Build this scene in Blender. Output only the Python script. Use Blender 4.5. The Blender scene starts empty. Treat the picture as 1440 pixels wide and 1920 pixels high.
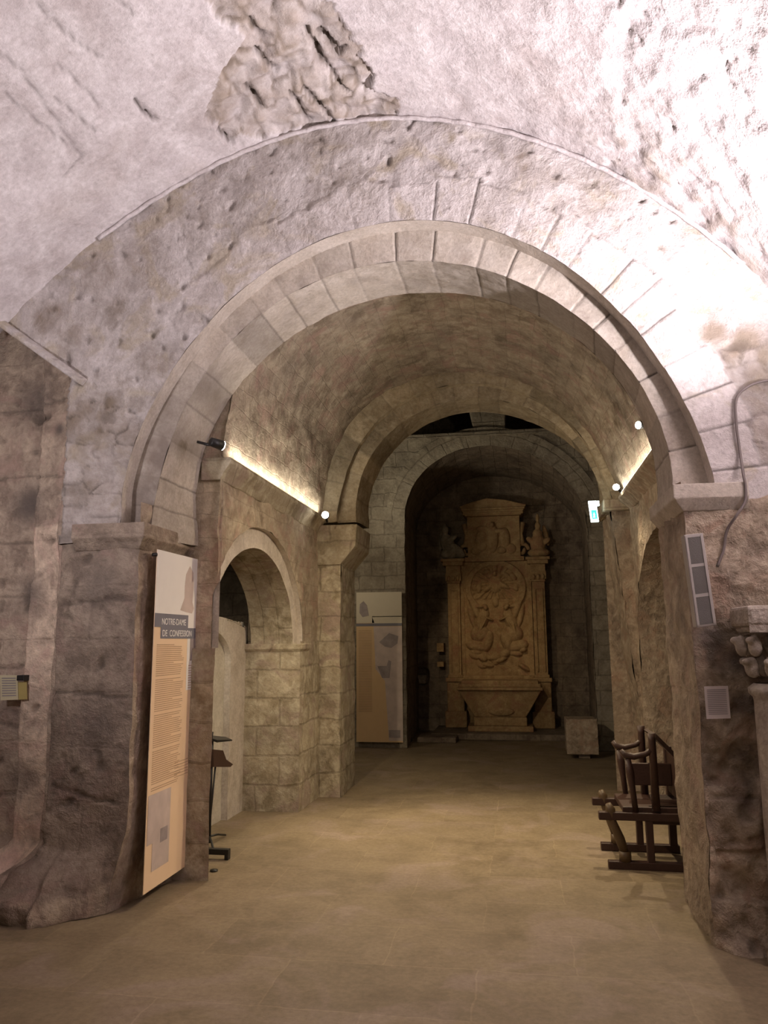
import bpy, bmesh, math, random
import numpy as np
from mathutils import Vector, Matrix, noise
random.seed(7)
PI = math.pi
scene = bpy.context.scene
COL = scene.collection

# ------------------------------------------------------------------ camera
F = 1450.0; H = 1.6
def _cam(vx=970, vy=1200, roll=.035):
    n = np.array([(vx-720)/F, (960-vy)/F, -1.0]); n /= np.linalg.norm(n)
    up = np.array([-roll, 1, 0.0]); up -= up.dot(n)*n; up /= np.linalg.norm(up)
    return np.array([np.cross(n, up), n, up])
RC = _cam()
cd = bpy.data.cameras.new('camera'); cam = bpy.data.objects.new('camera', cd); COL.objects.link(cam)
cd.sensor_fit = 'VERTICAL'; cd.sensor_height = 24; cd.lens = F/1920*24; cd.clip_start = .05
m4 = Matrix([list(RC[0])+[0], list(RC[1])+[0], list(RC[2])+[H], [0, 0, 0, 1]]); cam.matrix_world = m4
scene.camera = cam
def ray(px, py): return RC @ np.array([(px-720)/F, (960-py)/F, -1.0])
def atY(px, py, y): d = ray(px, py); t = y/d[1]; return Vector((d[0]*t, y, d[2]*t+H))
def atX(px, py, x): d = ray(px, py); t = x/d[0]; return Vector((x, d[1]*t, d[2]*t+H))
def atZ(px, py, z=0): d = ray(px, py); t = (z-H)/d[2]; return Vector((d[0]*t, d[1]*t, z))

# ------------------------------------------------------------------ materials
def new_mat(name):
    m = bpy.data.materials.new(name); m.use_nodes = True
    nt = m.node_tree; nt.nodes.clear()
    out = nt.nodes.new('ShaderNodeOutputMaterial'); b = nt.nodes.new('ShaderNodeBsdfPrincipled')
    nt.links.new(b.outputs[0], out.inputs[0])
    return m, nt, b
def plain(name, c, rough=.6, metal=0, emit=None, es=0, bump=0, bs=60, vary=.12):
    m, nt, b = new_mat(name); N = nt.nodes.new; L = nt.links.new
    b.inputs['Roughness'].default_value = rough; b.inputs['Metallic'].default_value = metal
    tc = N('ShaderNodeTexCoord'); no = N('ShaderNodeTexNoise'); no.inputs['Scale'].default_value = 9
    L(tc.outputs['Object'], no.inputs['Vector'])
    mx = N('ShaderNodeMix'); mx.data_type = 'RGBA'
    mx.inputs['A'].default_value = (*[x*(1-vary) for x in c], 1); mx.inputs['B'].default_value = (*[min(1, x*(1+vary)) for x in c], 1)
    L(no.outputs['Fac'], mx.inputs['Factor']); L(mx.outputs['Result'], b.inputs['Base Color'])
    if emit: b.inputs['Emission Color'].default_value = (*emit, 1); b.inputs['Emission Strength'].default_value = es
    if bump:
        n2 = N('ShaderNodeTexNoise'); n2.inputs['Scale'].default_value = bs; n2.inputs['Detail'].default_value = 5
        L(tc.outputs['Object'], n2.inputs['Vector'])
        bp = N('ShaderNodeBump'); bp.inputs['Strength'].default_value = bump; bp.inputs['Distance'].default_value = .01
        L(n2.outputs['Fac'], bp.inputs['Height']); L(bp.outputs[0], b.inputs['Normal'])
    return m
JC = {'floor_slabs': (1.35, 1.32, 1.25)}
def stone(name, dark, mid, light, scale=1.6, joints=None, bump=.5, stainc=(.16, .13, .10), fine=38, tint=None, rough=.9, contrast=1.0, offset=.5):
    """joints = (block width, course height, mortar, strength) on the UV map in metres"""
    m, nt, b = new_mat(name); N = nt.nodes.new; L = nt.links.new
    b.inputs['Roughness'].default_value = rough
    try: b.inputs['Specular IOR Level'].default_value = .25
    except Exception: pass
    tc = N('ShaderNodeTexCoord')
    def noi(s, d=4, dist=0, r=.6):
        n = N('ShaderNodeTexNoise'); n.inputs['Scale'].default_value = s; n.inputs['Detail'].default_value = d
        n.inputs['Distortion'].default_value = dist; n.inputs['Roughness'].default_value = r
        L(tc.outputs['Object'], n.inputs['Vector']); return n
    def mixc(fac, a, bcol, mode='MIX', f=None):
        x = N('ShaderNodeMix'); x.data_type = 'RGBA'; x.blend_type = mode
        if fac is not None: L(fac, x.inputs['Factor'])
        else: x.inputs['Factor'].default_value = f
        for s, v in (('A', a), ('B', bcol)):
            if isinstance(v, tuple): x.inputs[s].default_value = (*v, 1)
            else: L(v, x.inputs[s])
        return x.outputs['Result']
    def ramp(src, lo, hi):
        r = N('ShaderNodeMapRange'); r.inputs['From Min'].default_value = lo; r.inputs['From Max'].default_value = hi
        L(src, r.inputs['Value']); return r.outputs['Result']
    n1 = noi(scale, 5, .4); n2 = noi(scale*4.3, 5, .3, .65); n3 = noi(fine, 4, 0, .7)
    w = .13/contrast
    c = mixc(ramp(n1.outputs['Fac'], .5-w, .5+w), dark, mid)
    c = mixc(ramp(n2.outputs['Fac'], .5-w*.9, .5+w*1.3), c, light)
    if tint:
        n4 = noi(scale*1.9, 3, .8); c = mixc(ramp(n4.outputs['Fac'], .52, .66), c, tint)
    h = None
    g3 = ramp(n3.outputs['Fac'], .25, .75)
    c = mixc(None, c, mixc(g3, (.62, .60, .58), (1.12, 1.12, 1.12)), 'MULTIPLY', .7)
    hsum = N('ShaderNodeMath'); hsum.operation = 'MULTIPLY_ADD'
    L(n3.outputs['Fac'], hsum.inputs[0]); hsum.inputs[1].default_value = .45; L(n2.outputs['Fac'], hsum.inputs[2]); h = hsum.outputs[0]
    if joints:
        bw, bh, mo, st = joints
        nd = noi(5, 2); dv = N('ShaderNodeVectorMath'); dv.operation = 'SCALE'; dv.inputs['Scale'].default_value = .05
        L(nd.outputs['Color'], dv.inputs[0]); av = N('ShaderNodeVectorMath'); L(tc.outputs['UV'], av.inputs[0]); L(dv.outputs[0], av.inputs[1])
        br = N('ShaderNodeTexBrick'); br.inputs['Scale'].default_value = 1; br.offset = offset
        br.inputs['Brick Width'].default_value = bw; br.inputs['Row Height'].default_value = bh
        br.inputs['Mortar Size'].default_value = mo; br.inputs['Mortar Smooth'].default_value = .6
        br.inputs['Color1'].default_value = (.74, .72, .70, 1); br.inputs['Color2'].default_value = (1.08, 1.06, 1.0, 1); br.inputs['Mortar'].default_value = (.9, .9, .9, 1)
        L(av.outputs[0], br.inputs['Vector'])
        c = mixc(None, c, br.outputs['Color'], 'MULTIPLY', min(1, st*1.1))
        ms = N('ShaderNodeMath'); ms.operation = 'MULTIPLY'; L(br.outputs['Fac'], ms.inputs[0]); ms.inputs[1].default_value = st
        c = mixc(ms.outputs[0], c, mixc(None, c, JC.get(name, (.42, .37, .33)), 'MULTIPLY', 1.0))
        hj = N('ShaderNodeMath'); hj.operation = 'MULTIPLY_ADD'; L(br.outputs['Fac'], hj.inputs[0]); hj.inputs[1].default_value = -.6*st; L(h, hj.inputs[2]); h = hj.outputs[0]
    for nm in ('tone', 'stain', 'joint'):
        a = N('ShaderNodeAttribute'); a.attribute_name = nm
        if nm == 'tone':
            ad = N('ShaderNodeMath'); ad.inputs[1].default_value = 1; L(a.outputs['Fac'], ad.inputs[0])
            vm = N('ShaderNodeVectorMath'); vm.operation = 'SCALE'; L(c, vm.inputs[0]); L(ad.outputs[0], vm.inputs['Scale']); c = vm.outputs[0]
        elif nm == 'stain': c = mixc(a.outputs['Fac'], c, stainc)
        else: c = mixc(a.outputs['Fac'], c, (.07, .055, .045))
    L(c, b.inputs['Base Color'])
    bp = N('ShaderNodeBump'); bp.inputs['Strength'].default_value = bump; bp.inputs['Distance'].default_value = .03
    L(h, bp.inputs['Height']); L(bp.outputs[0], b.inputs['Normal'])
    return m

M = {}
M['vault'] = stone('lime_washed_vault', (.47, .42, .41), (.60, .555, .56), (.68, .64, .64), 1.3, bump=.5, stainc=(.30, .24, .18), fine=30)
M['plaster'] = stone('diaphragm_plaster', (.40, .36, .33), (.54, .50, .49), (.63, .59, .58), 1.9, bump=.6, stainc=(.22, .175, .13), fine=30, tint=(.49, .435, .36), contrast=1.2)
M['dressed'] = stone('dressed_arch_stone', (.44, .385, .32), (.54, .48, .41), (.60, .545, .48), 1.8, bump=.3, stainc=(.20, .165, .14), fine=45)
M['pier'] = stone('brown_pier_stone', (.21, .165, .13), (.31, .25, .20), (.42, .345, .27), 1.7, joints=(.62, .33, .010, .10), bump=.9, stainc=(.12, .10, .09), fine=26, tint=(.33, .245, .20), contrast=1.2)
M['rough'] = stone('rough_pier_rubble', (.26, .205, .155), (.38, .305, .23), (.52, .43, .33), 2.6, bump=1.0, stainc=(.10, .08, .065), fine=22, tint=(.38, .275, .205), contrast=1.2)
M['nave'] = stone('nave_vault_stone', (.26, .205, .15), (.38, .31, .235), (.45, .38, .29), 2.2, joints=(.34, .17, .006, .22), bump=.5, fine=34, tint=(.38, .27, .215), contrast=1.5)
M['ashlar'] = stone('nave_ashlar', (.27, .225, .155), (.42, .36, .265), (.51, .455, .35), 1.9, joints=(.46, .27, .014, .38), bump=.55, fine=34, tint=(.36, .285, .235), contrast=1.45)
M['ring'] = stone('second_arch_voussoirs', (.33, .265, .175), (.46, .38, .255), (.54, .46, .33), 2.6, bump=.45, fine=38)
M['back'] = stone('transept_stone', (.22, .19, .15), (.34, .30, .245), (.42, .38, .31), 1.7, joints=(.4, .22, .013, .4), bump=.7, fine=28)
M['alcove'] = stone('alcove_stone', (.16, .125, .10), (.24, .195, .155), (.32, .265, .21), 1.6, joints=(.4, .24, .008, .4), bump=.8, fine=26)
M['floor'] = stone('floor_slabs', (.185, .142, .092), (.25, .196, .130), (.295, .235, .158), .9, joints=(.95, .52, .006, .42), bump=.12, fine=30, rough=.62, tint=(.30, .235, .185), contrast=.8)
M['altar'] = stone('golden_altar_stone', (.30, .195, .10), (.42, .28, .15), (.50, .36, .20), 2.4, bump=.3, fine=40, tint=(.38, .22, .13))
M['pale'] = stone('pale_marble', (.36, .31, .255), (.46, .405, .345), (.55, .49, .43), 5, bump=.5, fine=40)
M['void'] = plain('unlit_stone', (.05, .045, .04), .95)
M['doorp'] = stone('grey_door_plaster', (.46, .42, .34), (.54, .50, .42), (.60, .56, .48), 1.6, bump=.25, fine=40)
M['black'] = plain('black_metal', (.012, .011, .011), .45)
M['wood'] = plain('dark_oak', (.045, .02, .014), .5, bump=.2)
M['wood2'] = plain('brown_oak', (.09, .055, .025), .5, bump=.2)
M['grey'] = plain('speaker_housing', (.36, .325, .30), .5)
M['grille'] = plain('speaker_grille', (.10, .09, .08), .7, bump=.4, bs=300)
M['paper'] = plain('paper_sheet', (.60, .53, .51), .8)
M['cream'] = plain('cream_sheet', (.55, .50, .33), .8)
M['yellow'] = plain('yellow_sheet', (.42, .34, .12), .8)
M['ink'] = plain('grey_ink', (.28, .25, .25), .8)
M['ban_top'] = plain('banner_white', (.88, .85, .83), .7, vary=.04)
M['ban_body'] = plain('banner_cream', (.86, .64, .43), .7, vary=.05)
M['ban_body2'] = plain('banner_tan', (.68, .48, .27), .7, vary=.05)
M['band'] = plain('title_band_grey', (.19, .185, .22), .7)
M['white'] = plain('white_lettering', (.85, .83, .82), .7)
M['photo'] = plain('grey_picture_print', (.34, .29, .29), .7, vary=.5)
M['photo2'] = plain('lilac_picture_print', (.58, .48, .44), .7, vary=.25)
M['textline'] = plain('brown_text_print', (.50, .33, .20), .7, vary=.2)
M['lens'] = plain('lit_lamp_lens', (1, 1, 1), .3, emit=(1, .95, .85), es=45)
M['led'] = plain('lit_led_strip', (1, 1, 1), .3, emit=(1, .90, .72), es=9)
M['exit_white'] = plain('exit_sign_white', (.9, 1, .95), .4, emit=(.85, 1, .95), es=4)
M['exit_green'] = plain('exit_sign_green', (.05, .6, .4), .4, emit=(.05, .62, .45), es=1.6)
M['steel'] = plain('grey_fixture', (.3, .29, .28), .4, .6)

# ------------------------------------------------------------------ mesh builder
def vnoise(p, sc):
    q = Vector(p)*sc
    return noise.noise_vector(q) + noise.noise_vector(q*2.3+Vector((5, 3, 1)))*.5 + noise.noise_vector(q*5.1)*.25
def fnoise(p, sc, o=3): return noise.fractal(Vector(p)*sc, 1.0, 2.1, o)
EYE = Vector((-.3, 0, 1.6))
class MB:
    def __init__(s): s.v = []; s.f = []; s.mi = []; s.uv = []; s.at = []; s.sm = []
    def grid(s, fn, nu, nv, mi=0, amp=.008, sc=4, attr=None, eye=EYE, flat=False):
        P = np.empty((nu+1, nv+1, 3)); UV = np.empty((nu+1, nv+1, 2))
        for i in range(nu+1):
            for j in range(nv+1):
                r = fn(i/nu, j/nv)
                P[i, j] = r[0]; UV[i, j] = r[1]
        gu = np.gradient(P, axis=0); gv = np.gradient(P, axis=1)
        Nn = np.cross(gu, gv); Nn /= (np.linalg.norm(Nn, axis=2, keepdims=True)+1e-9)
        c = P[nu//2, nv//2]; flip = np.dot(Nn[nu//2, nv//2], np.array(eye)-c) < 0
        if flip: Nn = -Nn
        base = len(s.v)
        for i in range(nu+1):
            for j in range(nv+1):
                p = Vector(P[i, j]); a = (0, 0, 0, 0)
                if attr: a = attr(p, UV[i, j][0], UV[i, j][1])
                q = p.copy()
                if amp: q += vnoise(p, sc)*amp
                if a[3]: q += Vector(Nn[i, j])*a[3]
                s.v.append(q); s.uv.append(tuple(UV[i, j])); s.at.append(a[:3])
        for i in range(nu):
            for j in range(nv):
                a0 = base+i*(nv+1)+j; b0 = a0+nv+1
                f = (a0, b0, b0+1, a0+1)
                s.f.append(f[::-1] if flip else f); s.mi.append(mi); s.sm.append(not flat)
        return s
    def raw(s, verts, faces, mi=0, smooth=False, uv=None):
        b = len(s.v)
        for k, p in enumerate(verts):
            s.v.append(Vector(p)); s.uv.append((p[0]+p[1], p[2]) if uv is None else uv[k]); s.at.append((0, 0, 0))
        for f in faces: s.f.append(tuple(b+i for i in f)); s.mi.append(mi); s.sm.append(smooth)
        return s
    def box(s, lo, hi, mi=0):
        x0, y0, z0 = lo; x1, y1, z1 = hi
        vs = [(x0, y0, z0), (x1, y0, z0), (x1, y1, z0), (x0, y1, z0), (x0, y0, z1), (x1, y0, z1), (x1, y1, z1), (x0, y1, z1)]
        return s.raw(vs, [(0, 3, 2, 1), (4, 5, 6, 7), (0, 1, 5, 4), (1, 2, 6, 5), (2, 3, 7, 6), (3, 0, 4, 7)], mi)
    def tube(s, pts, r, n=8, mi=0, caps=True):
        pts = [Vector(p) for p in pts]; rs = r if isinstance(r, (list, tuple)) else [r]*len(pts)
        rings = []; up0 = None
        for k, p in enumerate(pts):
            t = (pts[min(k+1, len(pts)-1)]-pts[max(k-1, 0)]).normalized()
            if up0 is None: up0 = Vector((0, 0, 1)) if abs(t.z) < .9 else Vector((1, 0, 0))
            a = t.cross(up0).normalized(); b = a.cross(t).normalized(); up0 = b
            rings.append([p+(a*math.cos(2*PI*i/n)+b*math.sin(2*PI*i/n))*rs[k] for i in range(n)])
        vs = [v for rg in rings for v in rg]; fs = []
        for k in range(len(pts)-1):
            for i in range(n): fs.append((k*n+i, k*n+(i+1) % n, (k+1)*n+(i+1) % n, (k+1)*n+i))
        if caps: fs += [tuple(range(n))[::-1], tuple((len(pts)-1)*n+i for i in range(n))]
        return s.raw(vs, fs, mi, True)
    def lathe(s, prof, c=(0, 0, 0), n=24, mi=0):
        vs = []; fs = []
        for r, z in prof:
            for i in range(n): vs.append((c[0]+r*math.cos(2*PI*i/n), c[1]+r*math.sin(2*PI*i/n), c[2]+z))
        for k in range(len(prof)-1):
            for i in range(n): fs.append((k*n+i, k*n+(i+1) % n, (k+1)*n+(i+1) % n, (k+1)*n+i))
        return s.raw(vs, fs, mi, True)
    def sweep(s, path, prof, mi=0, closed=False):
        """path: plan points (x,y); prof: (out,z) with out to the right-hand side of travel"""
        n = len(path); vs = []; fs = []; k = len(prof)
        for i in range(n):
            p = Vector(path[i]); d1 = (p-Vector(path[i-1])).normalized() if i > 0 else None
            d2 = (Vector(path[i+1])-p).normalized() if i < n-1 else None
            d1 = d1 or d2; d2 = d2 or d1
            n1 = Vector((d1.y, -d1.x)); n2 = Vector((d2.y, -d2.x)); mm = (n1+n2).normalized(); mm /= max(.3, mm.dot(n1))
            for o, z in prof: vs.append((p.x+mm.x*o, p.y+mm.y*o, z))
        for i in range(n-1):
            for j in range(k-1): a = i*k+j; fs.append((a, a+k, a+k+1, a+1))
        fs.append(tuple(range(k))); fs.append(tuple((n-1)*k+j for j in range(k))[::-1])
        return s.raw(vs, fs, mi)
    def build(s, name, mats, parent=None, bevel=0, kind=None, remesh=0):
        me = bpy.data.meshes.new(name)
        me.from_pydata([tuple(v) for v in s.v], [], s.f)
        ms = mats if isinstance(mats, (list, tuple)) else [mats]
        for m in ms: me.materials.append(M[m] if isinstance(m, str) else m)
        me.polygons.foreach_set('material_index', s.mi); me.polygons.foreach_set('use_smooth', s.sm)
        ul = me.uv_layers.new(name='UVMap'); li = np.empty(len(me.loops), dtype=np.int32); me.loops.foreach_get('vertex_index', li)
        ul.data.foreach_set('uv', np.array(s.uv, dtype=np.float32)[li].ravel())
        A = np.array(s.at, dtype=np.float32)
        if A.size and np.abs(A).max() > 0:
            for k, nm in enumerate(('tone', 'joint', 'stain')):
                at = me.attributes.new(nm, 'FLOAT', 'POINT'); at.data.foreach_set('value', np.ascontiguousarray(A[:, k]))
        me.update()
        o = bpy.data.objects.new(name, me); COL.objects.link(o)
        if bevel:
            md = o.modifiers.new('bevel', 'BEVEL'); md.width = bevel; md.segments = 2; md.limit_method = 'ANGLE'
        if remesh:
            md = o.modifiers.new('remesh', 'REMESH'); md.mode = 'VOXEL'; md.voxel_size = remesh; md.use_smooth_shade = True
        if parent:
            o.parent = parent; o.matrix_parent_inverse = Matrix.Translation(parent.location).inverted() if parent.type == 'EMPTY' else Matrix.Identity(4)
        if kind: o['kind'] = kind
        return o
def tag(o, label, cat, group=None):
    o['label'] = label; o['category'] = cat
    if group: o['group'] = group
    return o
def empty(name, loc, label, cat, group=None):
    o = bpy.data.objects.new(name, None); COL.objects.link(o); o.location = loc; o.empty_display_size = .1
    o.matrix_world = Matrix.Translation(Vector(loc))
    return tag(o, label, cat, group)
def S(name, mb, mats, **k): return mb.build(name, mats, kind='structure', **k)
def ellip(mb, c, r, n=12, rot=None, mi=0):
    vs = []; fs = []; R = Matrix.Rotation(rot[0], 3, rot[1]) if rot else Matrix.Identity(3)
    for i in range(n+1):
        t = PI*i/n
        for j in range(n): vs.append(Vector(c)+R@Vector((r[0]*math.sin(t)*math.cos(2*PI*j/n), r[1]*math.sin(t)*math.sin(2*PI*j/n), r[2]*math.cos(t))))
    for i in range(n):
        for j in range(n): fs.append((i*n+j, (i+1)*n+j, (i+1)*n+(j+1) % n, i*n+(j+1) % n))
    mb.raw(vs, fs, mi, True)

# ------------------------------------------------------------------ arch curves
class Arc:
    """smooth arch in a vertical plane: r(theta) about (cs, cz), fitted to sample points (s, z)"""
    def __init__(a, pts, cs, cz, deg=5):
        a.cs = cs; a.cz = cz
        th = np.array([math.atan2(z-cz, s-cs) % (2*PI) if math.atan2(z-cz, s-cs) < -1 else math.atan2(z-cz, s-cs) for s, z in pts]); r = np.array([math.hypot(s-cs, z-cz) for s, z in pts])
        a.lo = th.min(); a.hi = th.max(); a.c = np.polyfit(th, r, deg)
    def r(a, t):
        tt = min(max(t, a.lo), a.hi); r = float(np.polyval(a.c, tt))
        if tt != t: r = r*abs(math.cos(tt))/max(.2, abs(math.cos(t)))
        return r
    def p(a, t, off=0): r = a.r(t)+off; return a.cs+r*math.cos(t), a.cz+r*math.sin(t)
def arcY(px, Y, cs, cz, deg=5):
    k = px.index('W') if 'W' in px else len(px)
    return Arc([(lambda q: (q.x, q.z))(atY(x, y, Y)) for x, y in px[:k]]+list(px[k+1:]), cs, cz, deg)

YA, YB, YC = 4.6, 4.73, 5.3
CX, CZ = -.66, 2.42
I1 = arcY([(228, 925), (240, 880), (262, 810), (290, 745), (345, 660), (405, 592), (480, 525), (560, 470), (650, 432), (760, 415), (850, 417), (940, 437), (1030, 480), (1100, 530), (1170, 592), (1240, 680), (1290, 770), (1325, 850), (1340, 905)], YA, CX, CZ, 6)
I2 = arcY([(287, 985), (289, 924), (309, 851), (353, 764), (379, 712), (440, 635), (500, 577), (560, 540), (640, 508), (720, 495), (810, 493), (885, 502), (960, 525), (1025, 552), (1090, 597), (1145, 645), (1186, 700), (1220, 762), (1248, 827), (1262, 908)], YB, CX, CZ, 6)
IB = arcY([(372, 985), (370, 900), (380, 850), (408, 790), (450, 725), (500, 665), (555, 625), (640, 583), (720, 556), (805, 550), (895, 555), (970, 575), (1030, 605), (1090, 645), (1152, 700), (1192, 765), (1212, 820), (1228, 869), (1233, 930)], YC, CX, CZ, 6)
OV = arcY([(40, 600), (100, 535), (180, 450), (280, 370), (420, 290), (520, 258), (640, 238), (740, 228), (830, 228), (960, 245), (1100, 290), (1200, 345), (1300, 420), (1380, 490), (1440, 560), 'W', (1.80, 3.25), (2.02, 2.85), (2.12, 2.4), (-3.72, 3.55), (-3.95, 3.1), (-4.0, 2.7)], YA, -.75, 3.0, 7)
T0, T1 = -.04, PI+.08

def blobs(Y, lst):
    out = [(atY(x, y, Y), r*Y/F*1.02, s) for x, y, r, s in lst]
    def f(p):
        a = 0
        for c, r, s in out:
            d = ((p.x-c.x)**2+(p.z-c.z)**2)/(r*r)
            if d < 4: a = max(a, s*math.exp(-d*1.4))
        return a
    return f
def smooth01(x): x = max(0, min(1, x)); return x*x*(3-2*x)

# ---- diaphragm wall: lunette
vous = [0]; rr = random.Random(3)
while vous[-1] < 8: vous.append(vous[-1]+rr.uniform(.19, .31))
vt = [rr.uniform(-.10, .08) for _ in vous]
def vous_at(s):
    import bisect
    k = bisect.bisect(vous, s); d = min(abs(s-vous[k-1]), abs(vous[min(k, len(vous)-1)]-s)); return k, d
bl = blobs(YA, [(250, 500, 60, .5), (190, 520, 60, .6), (90, 600, 60, .8), (215, 575, 30, .6), (130, 630, 50, .6), (700, 350, 18, .6), (980, 290, 16, 1.0), (985, 315, 10, .8), (600, 262, 45, .5), (1340, 620, 40, .8), (1400, 640, 60, .7), (1380, 700, 60, .5), (290, 700, 40, .5), (200, 760, 14, 1), (185, 810, 12, 1), (100, 795, 8, 1), (170, 780, 60, .5), (650, 440, 10, .3), (420, 300, 30, .5)])
def att_wall(p, u, v):
    # v = distance outwards from the arch edge, u = arc length
    dr = v; ang = math.atan2(p.z-CZ, p.x-CX); ang += 2*PI if ang < -1 else 0
    n = fnoise(p, 3)
    cz_ = 3.365-(p.x+2.92)*.83
    if p.x < -2.94 and p.z < cz_: return (0, 0, 0, -.5)
    w = .29+.03*math.sin(vous_at(u)[0]*2.3)+(.04*n)
    ring = dr < w and ang < 2.35
    k, d = vous_at(u)
    side = smooth01((1.9-ang)/.6)
    if ring:
        j = smooth01(1-d/.009)*(.12+.75*side)
        if side > .2 and dr > w-.012: j = max(j, .35)
        return (vt[k]*.8+.09, j, bl(p)*.4, -.012*j+.004)
    st = max(bl(p), 0)+max(0, n-.28)*.55
    lowl = smooth01((3.35-p.z+.25*n)/.45)*smooth01((-1.9-p.x)/.3)
    lowr = smooth01((3.55-p.z+.25*n+.5*(p.x-1.5))/.25)*smooth01((p.x-1.15)/.15)
    st = st*(.75+fnoise(p, 9)*.8)+lowl*(.42+.35*n)+lowr*(.34+.4*n)
    n6 = fnoise(p, 6)
    if lowl > .3 or lowr > .3:
        vv = noise.voronoi(Vector((p.x*4.5+.2*n6, p.y, p.z*6.5+.2*n)), distance_metric='CHEBYCHEV'); e = vv[0][1]-vv[0][0]
        eg = smooth01(1-e/.09)*max(lowl, lowr)*max(0, min(1, .5+1.6*n))
        return (n*.08+.16*(noise.cell(vv[1][0]*3)-.3), min(.6, eg*.55), min(.9, max(0, st)), n*.018+n6*.012-eg*.015)
    pit = max(0, fnoise(p, 13, 2)-.42)*1.5
    return (n*.08, min(.7, pit*.8), min(.9, max(0, st)), n*.018-pit*.03)
wf = MB()
def lun(u, v):
    t = T0+(T1-T0)*u; r = I1.r(t); d = 3.4*(v**1.5); s = u*(T1-T0)*1.95
    x = I1.cs+(r+d)*math.cos(t); z = I1.cz+(r+d)*math.sin(t)
    return (x, YA, z), (s, d)
wf.grid(lun, 520, 150, 0, .006, 5, att_wall)
# soffit step of the outer order
def step(u, v): t = T0+(T1-T0)*u; x, z = I1.p(t); return (x, YA+(YB-YA+.03)*v, z), (u*6.1, v*.12)
wf.grid(step, 300, 6, 1, .003, 5, eye=Vector((-.6, 4, 2.4)))
S('wall_front', wf, ['plaster', 'dressed'])

ring = MB()
vt2 = [rr.uniform(-.16, .06) for _ in vous]
def att_ring2(p, u, v):
    k, d = vous_at(u+.1); ang = math.atan2(p.z-CZ, p.x-CX); ang += 2*PI if ang < -1 else 0; side = smooth01((2.0-ang)/.6)
    j = smooth01(1-d/.008)*(.25+.65*side)
    low = smooth01((ang-2.5)/.3)
    n = fnoise(p, 6)
    return (vt2[k]*(.6+.7*(1-side)), j, min(.8, max(0, n*.6-.1)+low*(.40+.5*n)), -.014*j+n*.004)
def face2(u, v): t = T0+(T1-T0)*u; r = I2.r(t); r2 = I1.r(t)*YB/YA*.0+I1.r(t)+.06; rr_ = r+(r2-r)*v; return (I2.cs+rr_*math.cos(t), YB, I2.cz+rr_*math.sin(t)), (u*5.6, v*.3)
ring.grid(face2, 520, 26, 0, .004, 5, att_ring2)
def soff(u, v):
    t = T0+(T1-T0)*u; x0, z0 = I2.p(t); x1, z1 = IB.p(t); return (x0+(x1-x0)*v, YB+(YC-YB)*v, z0+(z1-z0)*v), (u*5.6, v*.55+.02)
bls = blobs(YB, [(480, 640, 45, .8), (380, 720, 60, .7), (320, 820, 50, .6), (350, 860, 20, .2)])
def att_soff(p, u, v):
    k, d = vous_at(u+.1); j = smooth01(1-d/.009)*.55
    k2 = k*7+3
    return (vt2[k2 % len(vt2)]*1.6, j, min(.8, bls(p)+max(0, fnoise(p, 4)-.2)*.5), -.01*j+fnoise(p, 6)*.006)
ring.grid(soff, 420, 40, 0, .005, 5, att_soff, eye=Vector((-.6, 4.8, 2.0)))
S('trim_1', ring, ['dressed'])

# back face of the diaphragm, closes the gap up to the nave vault
bk = MB()
def backf(u, v): t = T0+(T1-T0)*u; r = IB.r(t)+1.2*v; return (IB.cs+r*math.cos(t), YC, IB.cz+r*math.sin(t)), (u*5, v)
bk.grid(backf, 80, 10, 0, 0, 1, eye=Vector((0, 8, 2)))
S('wall_front', bk, 'nave')

fil = MB(); fil.tube([(lambda q: (q[0], YA-.012+.004*math.sin(k), q[1]))(OV.p(.35+k*.013, -.012)) for k in range(170)], .016, 6)
S('trim_14', fil, 'vault')
C2x_ = -.42
NV = arcY([(603, 970), (605, 961), (612, 904), (631, 838), (678, 772), (739, 725), (805, 706), (890, 700), (960, 710), (1032, 744), (1103, 815), (1145, 880), (1163, 925)], 8.3, C2x_, 3.0, 6)
def NVr(t): return NV.r(t)
bk2 = MB()
bk2.grid(lambda u, v: (((C2x_+(NVr(-.06+3.25*u)+.7*v)*math.cos(-.06+3.25*u)), YC+.012, (3.0+(NVr(-.06+3.25*u)+.7*v)*math.sin(-.06+3.25*u))), (u*5, v)), 120, 8, 0, 0, 4)
S('wall_front', bk2, 'nave')
# ---- piers of the near arch
XL, XR = -2.37, .965
def att_pier(p, u, v):
    n = fnoise(p, 2.2); g = 0
    if p.z < .42:  # rocky foot
        f = smooth01((.42-p.z)/.42); g = f*.05+f*noise.cell(Vector((p.x*5, p.y*5, p.z*6)))*.05
    pit = max(0, fnoise(p, 9, 2)-.4)
    return (n*.12, min(.8, pit*1.2), max(0, n-.2)*.7, n*.02+g-pit*.05)
def att_side(p, u, v):
    n = fnoise(p, 3); return (n*.1, 0, 0, 0)
lp = MB()
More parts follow.
